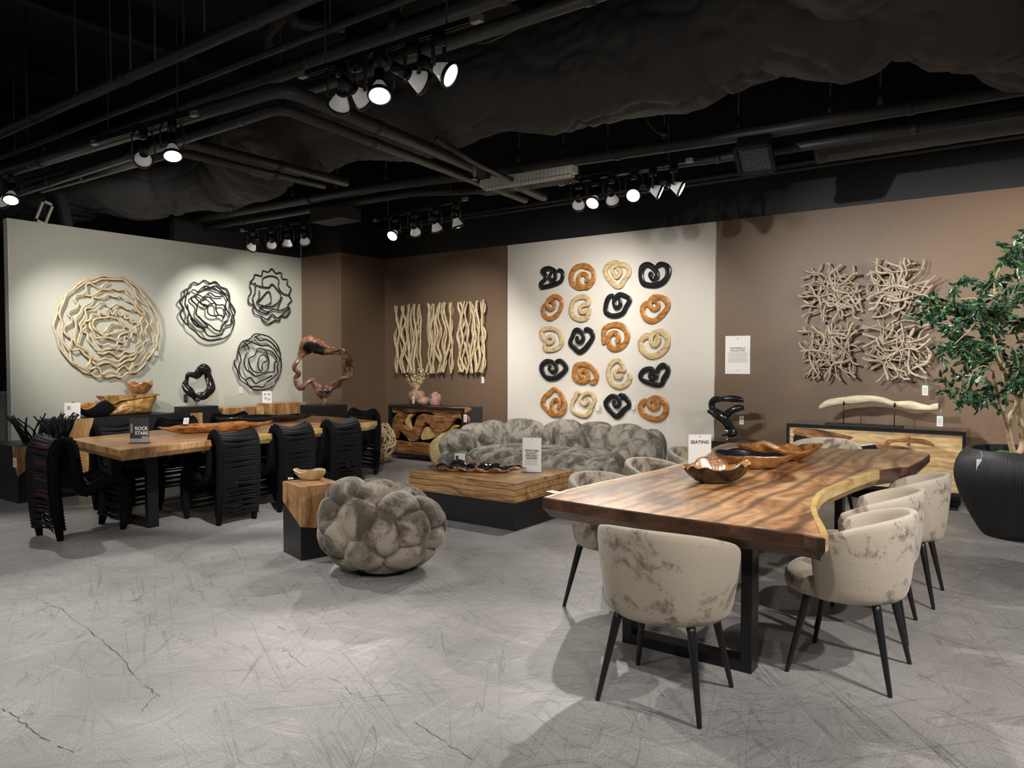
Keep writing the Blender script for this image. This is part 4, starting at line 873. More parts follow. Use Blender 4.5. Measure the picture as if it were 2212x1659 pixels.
# ------------------------------------------------------------------ puffy upholstery
def cells(P, Nn, seeds, amp, edge=.34):
    """push points out along normals so that every seed becomes a pillow"""
    P = np.array(P); Nn = np.array(Nn); S = np.array(seeds)
    D = np.sqrt(((P[:, None, :]-S[None, :, :])**2).sum(2)); D.sort(axis=1)
    t = np.clip((D[:, 1]-D[:, 0])/(edge*np.maximum(.08, (D[:, 1]+D[:, 0])*.5+.02)), 0, 1)
    t = np.clip((D[:, 1]-D[:, 0])/(.42*(D[:, 1]+D[:, 0])+.01), 0, 1)
    h = np.sqrt(np.clip(1-(1-t)**2.2, 0, 1))
    R = np.percentile(D[:, 0], 97)*1.12; cap = np.sqrt(np.clip(1-(D[:, 0]/R)**2, 0, 1))
    return P+Nn*(amp*(h*.55+.6*cap-.80))[:, None]
def puff_chair():
    U, V = 220, 130; vs = []; nr = []
    bd = (FWD*-.45-RGT*.9).normalized()
    for j in range(V+1):
        ph = -PI/2+PI*j/V
        for i in range(U):
            a = 2*PI*i/U; cp, sp = math.cos(ph), math.sin(ph)
            r = abs(cp)**.72; z = math.copysign(abs(sp)**.8, sp)
            d = Vector((math.cos(a), math.sin(a), 0)); k = d.dot(bd)*r
            x = d*r*.445; zz = .315+.30*z
            if z > 0: zz += .10*k*z+.0
            if z > 0 and r < .5: zz -= .07*(1-(r/.5)**2)*z**.5
            if z < 0: x *= 1-.16*(-z)**2
            x = x+d*.02*k
            vs.append((x.x, x.y, max(0.015, zz))); nr.append(Vector((d.x*r, d.y*r, z*.9)).normalized())
    random.seed(21); seeds = []
    rows = [(-.85, 8, .1), (-.25, 7, .4), (.42, 7, .95), (.88, 6, .45)]
    for z, n, o in rows:
        for i in range(n):
            a = 2*PI*(i+o+random.uniform(-.18, .18))/n; zj = z+random.uniform(-.1, .1); r = math.sqrt(max(0, 1-zj*zj))**.72 if z < .9 else .35
            d = Vector((math.cos(a), math.sin(a), 0)); k = d.dot(bd)*r
            q = d*r*.445; seeds.append((q.x, q.y, .30+.29*zj+(.085*k*zj if zj > 0 else 0)-(.2 if z > .9 else 0)))
    # lobes on the side we see are placed where the photograph shows them, the hidden side keeps the even rows
    TL = Vector((-3.87, 3.76, 0)); SCL = .965; A_ = np.array(vs)*SCL+np.array(TL); N_ = np.array([tuple(n) for n in nr])
    camv = np.array((0, 0, EYE))-A_; front = (N_*camv).sum(1) > 0
    rel = A_-np.array((0, 0, EYE)); u_ = rel @ np.array(RGT); f_ = rel @ np.array(FWD); z_ = rel[:, 2]; c_, s_ = math.cos(PITCH), math.sin(PITCH)
    dp_ = f_*c_-z_*s_; PX = 1106+F_PX*u_/dp_; PY = 829.5-F_PX*(f_*s_+z_*c_)/dp_
    seen = []
    for a, c in [(720, 490), (1080, 480), (1330, 650), (840, 850), (500, 790), (1150, 1000), (1480, 940), (1730, 760), (600, 1080), (870, 1250), (1430, 1260), (1160, 1370), (660, 1330), (1750, 1030), (1640, 1260), (1850, 880)]:
        px, py = 600+a/5.03, 960+c/5.03; d2 = (PX-px)**2+(PY-py)**2+np.where(front, 0, 1e6); seen.append(vs[int(d2.argmin())])
    hid = []
    for q in seeds:
        w_ = Vector(q)*SCL+TL; nq = Vector((q[0], q[1], (q[2]-.315)*.5)).normalized()
        if nq.dot(Vector((0, 0, EYE))-w_) < .15*(Vector((0, 0, EYE))-w_).length and min((Vector(q)-Vector(h)).length for h in seen) > .17: hid.append(q)
    V2 = cells(vs, [tuple(n) for n in nr], seen+hid, .10, .8)
    V2[:, 2] = np.maximum(V2[:, 2], 0.03)
    b = MB(); b.v = [tuple(v) for v in V2]
    for j in range(V):
        for i in range(U): b.f.append((j*U+i, j*U+(i+1) % U, (j+1)*U+(i+1) % U, (j+1)*U+i)); b.m.append(0)
    t = thing('puff_chair', 'round grey-brown velvet armchair of bulging lobes on the open floor', 'armchair', (-3.87, 3.76, 0)); t.scale = (.965, .965, 1.0)
    b.build('upholstery', velP, t)
    b = MB(); b.lathe([(.22, 0), (.23, .03), (.22, .06)], 40); b.build('base', blacksat, t)
puff_chair()
def sofa():
    t = thing('lobed_sofa', 'long curved grey velvet sofa of bulging lobes before the cream panel', 'sofa', (-5.05, 8.02, 0)); t.scale = (.915, 1, 1)
    path = [(-1.22, -.78), (-1.33, -.55), (-1.36, -.2), (-1.2, .12), (-.85, .30), (-.4, .36), (0, .38), (.4, .36), (.85, .30), (1.2, .12), (1.36, -.2), (1.33, -.55), (1.22, -.78)]
    P = catmull([(x, y, 0) for x, y in path], 20); n = len(P); S = 84; vs = []; nr = []
    for i, p in enumerate(P):
        tt = (P[min(i+1, n-1)]-P[max(i-1, 0)]).normalized(); w = Vector((tt.y, -tt.x, 0)); u = abs(i/(n-1)*2-1)
        H = .665-.20*max(0, (u-.35)/.65)**1.6; T = .19
        e = 1.0
        if u > .93: e = math.sqrt(max(0, 1-((u-.93)/.07)**2))
        for k in range(S):
            a = 2*PI*k/S; c_, s_ = math.cos(a), math.sin(a); x = math.copysign(abs(c_)**.7, c_); z = math.copysign(abs(s_)**.75, s_)
            lean = -.07*(z+1)*.5
            q = p+w*(T*x*(e*.9+.1)+lean); zz = .02+H/2+(H/2)*z*(e*.35+.65)
            vs.append((q.x, q.y, zz)); nn = (w*c_*1.0+Vector((0, 0, s_))+tt*(1.5*(1-e))*(1 if i > n/2 else -1)); nr.append(tuple(nn.normalized()))
    seeds = []; random.seed(4)
    L = [0]
    for i in range(1, n): L.append(L[-1]+(P[i]-P[i-1]).length)
    def pa(s):
        s *= L[-1]
        for i in range(1, n):
            if L[i] >= s: return P[i], (P[min(i+1, n-1)]-P[i-1]).normalized(), abs(i/(n-1)*2-1)
        return P[-1], (P[-1]-P[-2]).normalized(), 1
    for rowz, cnt, o, side in [(.50, 8, .5, .75), (.22, 7, .0, 1.15), (.42, 8, .3, -1.2), (.1, 7, .3, -1)]:
        for k in range(cnt+1):
            s = (k+o)/cnt+random.uniform(-.025, .025)
            if s > 1.0: continue
            p, tt, u = pa(max(.01, min(.99, s))); w = Vector((tt.y, -tt.x, 0)); H = .70-.20*max(0, (u-.35)/.65)**1.6
            q = p+w*(.17*side-.035); seeds.append((q.x, q.y, rowz/.70*H+random.uniform(-.03, .03)))
    V2 = cells(vs, nr, seeds, .15, .5); V2[:, 2] = np.maximum(V2[:, 2], .03)
    b = MB(); b.v = [tuple(v) for v in V2]
    for i in range(n-1):
        for k in range(S): b.f.append((i*S+k, (i+1)*S+k, (i+1)*S+(k+1) % S, i*S+(k+1) % S)); b.m.append(0)
    b.f.append(tuple(range(S))); b.m.append(0); b.f.append(tuple((n-1)*S+k for k in range(S-1, -1, -1))); b.m.append(0)
    b.build('backrest', velS, t)
    U, V = 200, 90; vs = []; nr = []
    for j in range(V+1):
        ph = -PI/2+PI*j/V
        for i in range(U):
            a = 2*PI*i/U; c_, s_ = math.cos(a), math.sin(a); r = abs(math.cos(ph))**.5; z = math.copysign(abs(math.sin(ph))**.6, math.sin(ph))
            x = 1.24*math.copysign(abs(c_)**.6, c_)*r; y = -.30+.52*math.copysign(abs(s_)**.6, s_)*r
            vs.append((x, y, .215+.175*z)); nr.append(tuple(Vector((c_*r, s_*r, math.sin(ph)*1.1)).normalized()))
    seeds = [(x+o, y, z) for z in (.36,) for y, o, xs in ((-.62, .1, (-1.0, -.5, 0, .5, .95)), (-.2, -.15, (-1.0, -.45, .1, .6, 1.05)), (.1, .1, (-.8, -.2, .4, .9))) for x in xs]
    seeds += [(x, -.82, .16) for x in (-1.05, -.7, -.3, .1, .5, .85, 1.1)]
    V2 = cells(vs, nr, seeds, .085, .5); V2[:, 2] = np.maximum(V2[:, 2], .03)
    b = MB(); b.v = [tuple(v) for v in V2]
    for j in range(V):
        for i in range(U): b.f.append((j*U+i, j*U+(i+1) % U, (j+1)*U+(i+1) % U, (j+1)*U+i)); b.m.append(0)
    b.build('seat', velS, t)
    b = MB(); b.box((-1.1, -.6, 0), (1.1, .2, .1)); b.build('base', blacksat, t, smooth=False)
sofa()
# ------------------------------------------------------------------ coffee table and side table
t = thing('coffee_table', 'low block coffee table, straight-grained wood over a black base', 'coffee table', (-4.42, 5.73, 0))
b = MB(); b.box((-.64, -.49, .245), (.64, .49, .42)); b.build('top_block', teak, t, smooth=False, bevel=.004)
b = MB(); b.box((-.632, -.482, 0), (.632, .482, .2449)); b.build('base_block', blacksat, t, smooth=False, bevel=.003)
A = at_z(649.7, 1211.5); B_ = at_z(612, 1191.6); ax = (B_-A); wd = ax.length
rz = math.atan2(ax.y, ax.x); dx = ax.normalized(); dy = Vector((-dx.y, dx.x, 0)); 
if dy.dot(Vector((.2, 1, 0))) < 0: dy = -dy
ctr = A+dx*wd/2+dy*.165
t = thing('side_table', 'tall block side table, angled wood top over black, beside the puff armchair', 'side table', (ctr.x, ctr.y, 0), 0)
def sv(a, c, z): q = A+dx*a+dy*c; return (q.x-ctr.x, q.y-ctr.y, z)
zt = .555; D2 = .33
b = MB(); vs = [sv(0, 0, .255), sv(wd, 0, .40), sv(wd, D2, .32), sv(0, D2, .19), sv(0, 0, zt), sv(wd, 0, zt), sv(wd, D2, zt), sv(0, D2, zt)]
fs = [(4, 7, 6, 5), (0, 4, 5, 1), (1, 5, 6, 2), (2, 6, 7, 3), (3, 7, 4, 0), (0, 1, 2, 3)]
b.add(vs, fs); b.build('wood_block', teakv, t, smooth=False)
e = .0015; b = MB(); vs = [sv(e, e, 0), sv(wd-e, e, 0), sv(wd-e, D2-e, 0), sv(e, D2-e, 0), sv(e, e, .2545), sv(wd-e, e, .3995), sv(wd-e, D2-e, .3195), sv(e, D2-e, .1895)]
b.add(vs, [(0, 3, 2, 1), (4, 5, 6, 7), (0, 1, 5, 4), (1, 2, 6, 5), (2, 3, 7, 6), (3, 0, 4, 7)]); b.build('base_block', blacksat, t, smooth=False)
# ------------------------------------------------------------------ bowls
def bowl(name, label, cat, loc, rx, ry, h, m_in, m_out, rz=0, wav=.18, nw=5, seed=1, th=.012, foot=.35, tilt=0.0, crinkle=.0, raise_=None, sharp=1.0):
    """open wavy bowl; inner and outer skins with a rim"""
    A_, R_ = 72, 14; outer = []; inner = []
    def pt(a, s, off):
        w = 1+wav*math.sin(nw*a+seed)+wav*.5*math.sin((nw*2+1)*a+seed*2.3)*sharp
        hr = h*(1+1.2*wav*math.sin(nw*a+seed+1.1)+2.6*wav*nz((math.cos(a)*1.6, math.sin(a)*1.6, seed), 1, 3))
        if raise_: hr *= raise_(a)
        rr = foot+(1-foot)*s**.75; k = s**1.0
        wob = 1+(w-1)*k
        x = rx*rr*wob*math.cos(a); y = ry*rr*wob*math.sin(a); z = hr*s**1.7
        if crinkle: z += crinkle*h*(1.2*math.sin(5*a+seed*3+4*s)*k+4*nz((3*math.cos(a), 3*math.sin(a), seed), 1, 2)*k+.6*math.sin(17*a+seed)*max(0, math.sin(a+seed))*k)
        return Vector((x*(1-off/rx), y*(1-off/ry), z+off*(1-.8*s)))
    b = MB(); vs = []
    ss = [0.0]+[(i/R_) for i in range(1, R_+1)]
    for s in ss:
        for i in range(A_): vs.append(pt(2*PI*i/A_, s, 0))
    no = len(vs)
    for s in reversed(ss):
        for i in range(A_): vs.append(pt(2*PI*i/A_, s, th))
    n = len(ss)*2; fs = [(j*A_+i, j*A_+(i+1) % A_, (j+1)*A_+(i+1) % A_, (j+1)*A_+i) for j in range(n-1) for i in range(A_)]
    b.v = [tuple(v) for v in vs]; b.f = fs; b.m = [0 if j < len(ss)-1 else 1 for j in range(n-1) for i in range(A_)]
    b.f.append(tuple(range(A_-1, -1, -1))); b.m.append(0); b.f.append(tuple((n-1)*A_+i for i in range(A_))); b.m.append(1)
    o = b.build(name, [m_out, m_in], loc=loc, rot=(tilt, 0, rz)); tag(o, label, cat); return o
bowlk = plain('dark_bowl_outside', (.02, .012, .008), .3, coat=.4)
bowl('wavy_bowl', 'crinkled wooden bowl with dark outside, nearest of three on the slab table', 'bowl', tuple(at_z(1546, 1041, .7805)), .20, .15, .10, bowlwood, bowlk, .75, .07, 3, 1.0, raise_=lambda a: 1+.12*math.cos(a), crinkle=.08)
bowl('wavy_bowl', 'wooden bowl with glossy black inside, middle of three on the slab table', 'bowl', tuple(at_z(1628, 1010, .7805)), .25, .17, .10, blackgloss, bowlwood, .55, .07, 2, 2.2, crinkle=.02)
bowl('wavy_bowl', 'crinkled light wooden bowl, farthest of three on the slab table', 'bowl', tuple(at_z(1682, 992, .7805)), .29, .18, .10, bowlwood, orangew, .5, .08, 3, .4, crinkle=.07)
bowl('wooden_bowl', 'small bleached wooden bowl on the angled side table', 'bowl', tuple(at_z(672, 1036, .5555)), .125, .085, .075, tanw, tanw, .7, .08, 3, 4.2, th=.010, foot=.4)
bowl('long_tray', 'long wavy brown wooden boat bowl on the left dining table', 'tray', (-6.86, 4.33, .7805), .56, .15, .07, bowlwood, orangew, 1.42, .07, 6, 1.0, foot=.5)
bowl('long_tray', 'long glossy black boat bowl on the left dining table', 'tray', (-7.40, 5.33, .7805), .56, .17, .075, blackgloss, blackgloss, 1.36, .07, 6, 2.5, foot=.5)
price_tag(at_z(1212, 1066, .782), 1.0, 'white tag lying on the near left corner of the slab table', w=.05, h=.1, rx=-PI/2, string=False).rotation_euler = (-PI/2, 0, 1.25)
price_tag(at_z(628, 1035, .557), 1.0, 'white tag lying on the side table corner', w=.04, h=.075, rx=-PI/2, string=False).rotation_euler = (-PI/2, 0, .95)
# shell sculpture on the coffee table
t = thing('shell_sculpture', 'long scalloped sculpture on the coffee table, black lumps on a brown wooden edge', 'sculpture', (-4.50, 5.63, .4205), math.atan2(.40, .91))
b = MB(); A_ = 120; vs = []
def edge(a):
    c_, s_ = math.cos(a), math.sin(a); x = .48*c_; w = .12*(1-.55*max(0, c_)**2)*(1+.13*math.sin(x*34)); y = w*math.copysign(abs(s_)**.8, s_); z = .035+.016*math.sin(x*34+1)+.03*max(0, c_)**4
    return Vector((x, y, z))
for s, dz, mi in [(.55, -.034, 0), (.85, -.022, 0), (1.0, 0, 0), (.96, .004, 1), (.8, -.005, 1), (.5, -.012, 1), (.0, -.012, 1)]:
    for i in range(A_):
        e_ = edge(2*PI*i/A_); z = max(0.0, e_.z+dz) if s > .56 or mi else 0; vs.append((e_.x*(s if s else .01), e_.y*(s if s else .01), z))
b.v = vs; 
for j in range(6):
    for i in range(A_): b.f.append((j*A_+i, j*A_+(i+1) % A_, (j+1)*A_+(i+1) % A_, (j+1)*A_+i)); b.m.append(0 if j < 3 else 1)
b.build('wooden_rim', [bowlwood, blackgloss], t)
b = MB()
for x, y, r, h in [(-.36, 0, .09, .045), (-.20, .01, .11, .085), (-.05, 0, .09, .055), (.07, .01, .09, .065), (.19, 0, .09, .065), (.29, 0, .06, .035)]:
    vs = []; 
    for j in range(9):
        ph = PI/2*j/8
        for i in range(24):
            a = 2*PI*i/24; rr = r*math.cos(ph)**.8*(1+.12*math.sin(3*a+x*20)); vs.append((x+rr*math.cos(a), y+rr*.8*math.sin(a), .02+h*math.sin(ph)**1.3*(1+.2*nz((math.cos(a), math.sin(a), j*.3), 2, int(x*50)))))
    b.add(vs, [(j*24+i, j*24+(i+1) % 24, (j+1)*24+(i+1) % 24, (j+1)*24+i) for j in range(8) for i in range(24)])
b.build('black_lumps', blackgloss, t)
b = MB(); b.box((-.025, -.02, 0), (.025, .02, .014)); b.build('clear_foot', acrylic, t, loc=(.45, 0, 0), smooth=False)
leaflet(992, 1012, .42, 'small white leaflet stand with rows of print behind the shell sculpture', .11, .15, .4, False)
# ------------------------------------------------------------------ consoles
def frame_box(b, x0, x1, y0, y1, z0, z1, t): b.box((x0, y0, z1-t), (x1, y1, z1)); b.box((x0, y0, z0), (x1, y1, z0+t)); b.box((x0, y0, z0+t), (x0+t, y1, z1-t)); b.box((x1-t, y0, z0+t), (x1, y1, z1-t)); b.box((x0+t, y1-.02, z0+t), (x1-t, y1, z1-t))
t = thing('root_console', 'black console with a front of carved dark root wood, three vases on top', 'console', (-7.5, 8.1, 0))
b = MB(); frame_box(b, -.75, .75, 0, .45, .06, .82, .035); b.build('case', blacksat, t, smooth=False)
b = MB(); b.box((-.6, .05, 0), (.6, .4, .06)); b.build('plinth', blackmet, t, smooth=False)
# root-wood relief: traced pieces, thick, with real openings between them
KC = 2212/210
def cpoly(pts, name, y0, th, m, parent=t, org=(-7.5, 8.1), Yp=8.12, K=KC, o=(840, 860), bev=.012):
    P = [at_y(o[0]+a/K, o[1]+c/K, Yp) for a, c in pts]; P = [Vector((p.x-org[0], 0, p.z)) for p in P]
    bm = bmesh.new(); Q = catmull(P, 4, True)
    f = bm.faces.new([bm.verts.new((q.x, y0, q.z)) for q in Q]); r = bmesh.ops.extrude_face_region(bm, geom=[f])
    for v in r['geom']:
        if isinstance(v, bmesh.types.BMVert): v.co.y += th
    bmesh.ops.recalc_face_normals(bm, faces=bm.faces)
    me = bpy.data.meshes.new(name); bm.to_mesh(me); bm.free(); me.materials.append(m); ob = bpy.data.objects.new(name, me); C.objects.link(ob); ob.parent = parent
    if bev:
        bv = ob.modifiers.new('bevel', 'BEVEL'); bv.width = bev; bv.segments = 3; bv.limit_method = 'ANGLE'; bv.angle_limit = math.radians(50)
    return ob
cpoly([(75,185),(400,180),(900,190),(1400,200),(1790,215),(1790,330),(1500,400),(1100,400),(900,330),(600,330),(420,340),(200,340),(75,330)], 'root_piece', .03, .05, consw)
cpoly([(90,480),(200,330),(350,350),(400,400),(330,520),(300,620),(230,720),(160,920),(90,880),(70,650)], 'root_piece', .02, .07, consw)
cpoly([(240,700),(300,600),(380,650),(480,740),(560,650),(640,430),(760,360),(900,380),(1100,400),(1400,400),(1500,420),(1440,560),(1350,700),(1200,770),(1050,780),(1000,700),(900,600),(820,560),(750,700),(680,880),(600,980),(480,990),(400,900),(320,820)], 'root_piece', .015, .09, consw)
cpoly([(330,500),(380,400),(470,350),(520,380),(440,470),(430,600),(500,740),(450,720),(350,600)], 'pale_root_piece', .05, .06, sapwood)
cpoly([(740,760),(800,670),(900,650),(1000,700),(1000,760),(1150,770),(1300,740),(1440,620),(1540,640),(1500,690),(1300,780),(1100,850),(950,920),(750,960),(700,900)], 'pale_root_piece', .045, .08, sapwood)
cpoly([(1180,780),(1300,760),(1500,700),(1790,740),(1790,1010),(1500,1010),(1250,900)], 'root_piece', .03, .07, consw)
cpoly([(1400,400),(1700,380),(1790,470),(1790,620),(1700,560),(1560,450),(1470,500)], 'root_piece', .03, .05, consw)
cpoly([(75,990),(300,980),(450,1000),(700,1000),(900,1030),(1200,980),(1500,1000),(1790,1000),(1790,1360),(900,1350),(75,1290)], 'root_piece', .02, .08, consw, bev=.02)
cpoly([(480,940),(510,1080),(440,1070)], 'butterfly_key', .012, .03, orangew, bev=0)
cpoly([(1160,730),(1230,730),(1210,800),(1240,880),(1200,900),(1190,810)], 'butterfly_key', .012, .05, orangew, bev=0)
# vases
def vase(name, label, loc, prof, ribs=0, m=terra, extra=None):
    b = MB(); pr = catmull([(r, z, 0) for r, z in prof], 6); b.lathe([(p.x, p.y) for p in pr], 48, fn=(lambda a, z: 1+.025*math.cos(ribs*a)) if ribs else None, cap=False)
    b.lathe([(0.001, .001), (prof[0][0], .001)], 48, cap=False)
    o = b.build(name, m, loc=loc); tag(o, label, 'vase'); return o
v1 = at_z(903, 877, .8205); v2 = at_z(913, 878, .8205); v3 = at_z(939, 877, .8205)
Y0 = 8.33
def onc(px, Y): return (at_y(px, 877, Y).x, Y, .8205)
vase('ribbed_vase', 'largest ribbed grey and terracotta vase holding dried stems', onc(900, 8.38), [(.06, 0), (.11, .05), (.135, .12), (.12, .19), (.06, .225), (.045, .235), (.04, .225)], 22)
vase('ribbed_vase', 'small low ribbed terracotta vase in front of the dried stems vase', onc(915, 8.22), [(.045, 0), (.085, .03), (.098, .07), (.08, .115), (.035, .135), (.025, .14), (.02, .13)], 18)
vase('round_vase', 'plain mottled round vase with a narrow neck, right of three on the console', onc(940, 8.36), [(.08, 0), (.095, .03), (.10, .10), (.085, .16), (.04, .185), (.03, .205), (.025, .20)])
vx = onc(900, 8.38); t = thing('dried_stems', 'bunch of dried seed-head stems standing in the largest vase', 'dried flowers', (vx[0], vx[1], .86)); random.seed(9)
b = MB(); hb = MB()
for i in range(26):
    a = random.uniform(0, 2*PI); sp = random.uniform(.03, .22); h = random.uniform(.33, .50); e_ = Vector((math.cos(a)*sp, math.sin(a)*sp*.7, h)); P = catmull([(math.cos(a)*.01, math.sin(a)*.01, .0), (math.cos(a)*.02, math.sin(a)*.02, .16), (e_.x*.5, e_.y*.5, h*.65), e_], 4); b.tube(P, .0022, 4)
    for q in range(4):
        c = P[-1-2*q] if 2*q < len(P)-1 else P[-1]; d = Vector((random.uniform(-1, 1), random.uniform(-1, 1), random.uniform(.2, 1))).normalized()*.03; cc = Vector(c)+d*.5
        hb.tube([cc-d*.6, cc-d*.3, cc, cc+d*.3, cc+d*.6], [.002, .008, .011, .008, .002], 6)
b.build('stems', strawM, t); hb.build('seed_heads', strawM, t)
# vine ball
b = MB(); random.seed(14); ctr = Vector((0, 0, .315))
for i in range(46):
    ax = Vector((random.uniform(-1, 1), random.uniform(-1, 1), random.uniform(-1, 1))).normalized(); q = ax.to_track_quat('Z', 'Y'); rr = random.uniform(.24, .285); n0 = random.uniform(0, 6); P = []
    for k in range(22):
        a = n0+k/21*4.5; P.append(ctr+q @ Vector((rr*math.cos(a)*(1+.06*math.sin(5*a+i)), rr*math.sin(a)*(1+.06*math.cos(4*a+i)), .07*math.sin(3*a+i))))
    b.tube(catmull(P, 2), random.uniform(.009, .015), 6)
tag(b.build('vine_ball', vineM, loc=(-7.93, 7.54, 0)), 'openwork ball of woven pale vines on the floor beside the root console', 'ball')
# pale wood disc stool
t = thing('log_stool', 'pale yellow round log slice standing at the left end of the sofa', 'stool', (-6.80, 7.80, 0), .35)
b = MB(); b.lathe([(.20, -.10), (.235, -.08), (.245, 0), (.235, .08), (.20, .095)], 40, fn=lambda a, z: 1+.04*math.sin(2*a)+.02*math.sin(5*a)); o = b.build('slice', palewood, t, loc=(0, 0, .25), rot=(PI/2, 0, 0))
# right sideboard
t = thing('sideboard', 'wide black sideboard with pale spalted wood front against the right brown wall', 'sideboard', (-1.52, 8.5, 0))
b = MB(); b.box((-.86, 0, .765), (.86, .5, .80)); b.box((-.86, 0, .17), (-.83, .5, .765)); b.box((.83, 0, .17), (.86, .5, .765)); b.box((-.83, .45, .17), (.83, .5, .765)); b.box((-.83, .0, .15), (.83, .5, .185)); b.build('case', blackgloss, t, smooth=False)
KR = 2212/390
def sp(pts, name, y0, th, m, bev=.006): return cpoly(pts, name, y0, th, m, t, (-1.52, 8.5), 8.52, KR, (1700, 840), bev)
b = MB(); b.box((-.83, .025, .185), (.83, .045, .765)); b.build('front_panel', spalt, t, smooth=False)
sp([(95,490),(300,480),(520,520),(780,580),(800,600),(700,640),(500,610),(300,590),(100,560)], 'dark_knot', .016, .02, consw)
sp([(90,560),(250,580),(480,610),(470,640),(200,700),(95,720)], 'dark_hollow', .018, .01, blackgloss)
sp([(1190,660),(1250,610),(1400,600),(1650,610),(1760,650),(1800,700),(1700,680),(1500,650),(1300,650),(1230,690)], 'dark_knot', .014, .03, consw)
sp([(830,700),(950,690),(1080,680),(1110,740),(1000,750),(880,745)], 'dark_hollow', .018, .01, blackgloss)
sp([(1090,680),(1200,680),(1400,700),(1600,760),(1650,810),(1400,800),(1150,760)], 'dark_knot', .012, .03, consw)
sp([(1455,580),(1500,580),(1485,630),(1500,680),(1460,680),(1475,630)], 'butterfly_key', .008, .02, teak, 0)
for s in (-1, 1): b = MB(); b.box((s*.65-.15, .04, 0), (s*.65+.15, .44, .03)); b.box((s*.65-.15, .3, .03), (s*.65+.15, .32, .15)); b.build('plinth', blackgloss, t, smooth=False)
b = MB()
for x in (-.86, .84): b.box((x, .02, .0), (x+.015, .03, .15)); b.box((x, .4, .0), (x+.015, .41, .15))
b.build('acrylic_leg', acrylic, t, smooth=False)
# driftwood on stand
dl = at_y(1770, 885, 8.72); dr = at_y(2028, 880, 8.72); cx = (dl.x+dr.x)/2
t = thing('driftwood_sculpture', 'long pale driftwood branch on two thin rods above the sideboard', 'sculpture', (cx, 8.72, .8005))
dpts = [(395,235,18),(480,185,40),(620,155,48),(760,140,52),(900,130,50),(1040,120,42),(1180,140,38),(1300,180,32),(1400,190,42),(1520,205,55),(1640,225,40),(1740,235,30),(1800,225,38),(1865,215,42)]
P = [at_y(1700+a/KR, 840+c/KR, 8.72) for a, c, r in dpts]; Q = catmull([(p.x-cx, .02*math.sin(i*.8), p.z-.8005) for i, p in enumerate(P)], 5); n = len(Q)
rs = catmull([(r/KR*.0052, 0, 0) for a, c, r in dpts], 5); b = MB(); b.tube(Q, [max(.012, r.x)*(1+.15*nz(q, 8, 2)) for r, q in zip(rs, Q)], 18, flat=.7, up=(0, 1, 0)); b.build('driftwood', driftM, t)
b = MB()
for a, top in ((705, 150), (1325, 170)):
    q = at_y(1700+a/KR, 840+top/KR, 8.72); x = q.x-cx; b.tube([(x, -.035, .012), (x, -.035, q.z-.8005)], .005, 8); b.tube([(x, -.04, q.z-.8005-.045), (x, -.04, q.z-.8005)], .009, 8)
b.build('rod', blackmet, t)
q0 = at_y(1795, 0, 8.65).x-cx; q1 = at_y(1965, 0, 8.65).x-cx
b = MB(); b.box((q0, -.09, 0), (q1, .03, .014)); b.build('base_plate', blackmet, t, smooth=False)
# ------------------------------------------------------------------ black swooping sculpture on its pedestal
t = thing('pedestal', 'low black block pedestal under the black swooping sculpture', 'pedestal', (-2.97, 8.5, 0))
b = MB(); b.box((-.30, -.2, 0), (.30, .2, .55)); b.build('block', blacksat, t, smooth=False)
b = MB(); b.box((-.31, -.21, .55), (.31, .21, .57)); b.build('cap', blackgloss, t, smooth=False)
KD = 2111/280; Yd = 8.5
def dp(a, c): return at_y(1500+a/KD, 840+c/KD, Yd)
o_ = dp(530, 868); o_.z = .571
t = thing('swoop_sculpture', 'glossy black swooping wooden sculpture on a small chrome post', 'sculpture', tuple(o_))
def dtube(L, seed=0, flat=.75):
    P = [dp(a, c)-o_ for a, c, r in L]; Q = catmull([(p.x, .03*math.sin(i+seed), p.z) for i, p in enumerate(P)], 6); R = catmull([(r*.00098, 0, 0) for a, c, r in L], 6)
    b.tube(Q, [max(.004, r.x)*(1+.25*nz(q, 14, seed)) for r, q in zip(R, Q)], 14, flat=flat, up=(0, 1, 0))
b = MB()
dtube([(785,215,12),(740,180,34),(640,160,40),(540,160,34),(430,165,34),(330,175,42),(275,230,46),(275,310,46),(320,370,52),(400,420,75),(480,470,70),(540,560,52),(570,640,55),(600,720,70),(620,765,60)], 1)
dtube([(480,470,40),(560,390,42),(640,340,42),(720,310,38),(800,310,22)], 3)
dtube([(225,350,10),(260,370,25),(330,390,40)], 4); dtube([(440,750,6),(500,755,22),(570,740,40)], 6)
b.build('carving', blackgloss, t)
b = MB(); b.lathe([(.03, 0), (.012, .012), (.010, .05), (.02, .065), (.03, .10), (.02, .13)], 16); b.build('post', chrome, t)
# ------------------------------------------------------------------ big burnt ring sculpture
Yr = None
zc = .0; base = at_z(700, 905, .74)
# the pedestal stands behind the left table; its front face about 7.35 m out on the line of sight
BX, BY = -8.72, 7.25
def pr_(px, py, X, Y):  # point on the camera-facing plane through (X, Y)
    d = _ray(px, py); k = Vector((X, Y, 0)).dot(FWD)/Vector((d.x, d.y, 0)).dot(FWD); return Vector((d.x*k, d.y*k, EYE+d.z*k))
cpt = pr_(702, 890, BX, BY)
t = thing('pedestal', 'dark grey block pedestal under the large burnt wood ring', 'pedestal', (cpt.x, cpt.y, 0), .0)
b = MB(); b.box((-.30, -.22, 0), (.24, .22, .845)); b.build('block', blacksat, t, smooth=False, bevel=.003)
KB = 1508/200
def rp(a, c): return pr_(600+a/KB, 700+c/KB, cpt.x, cpt.y)
o_ = rp(780, 1340); o_.z = .846
t = thing('ring_sculpture', 'large irregular brown burnt-wood ring on a chrome post, on the grey pedestal', 'sculpture', tuple(o_))
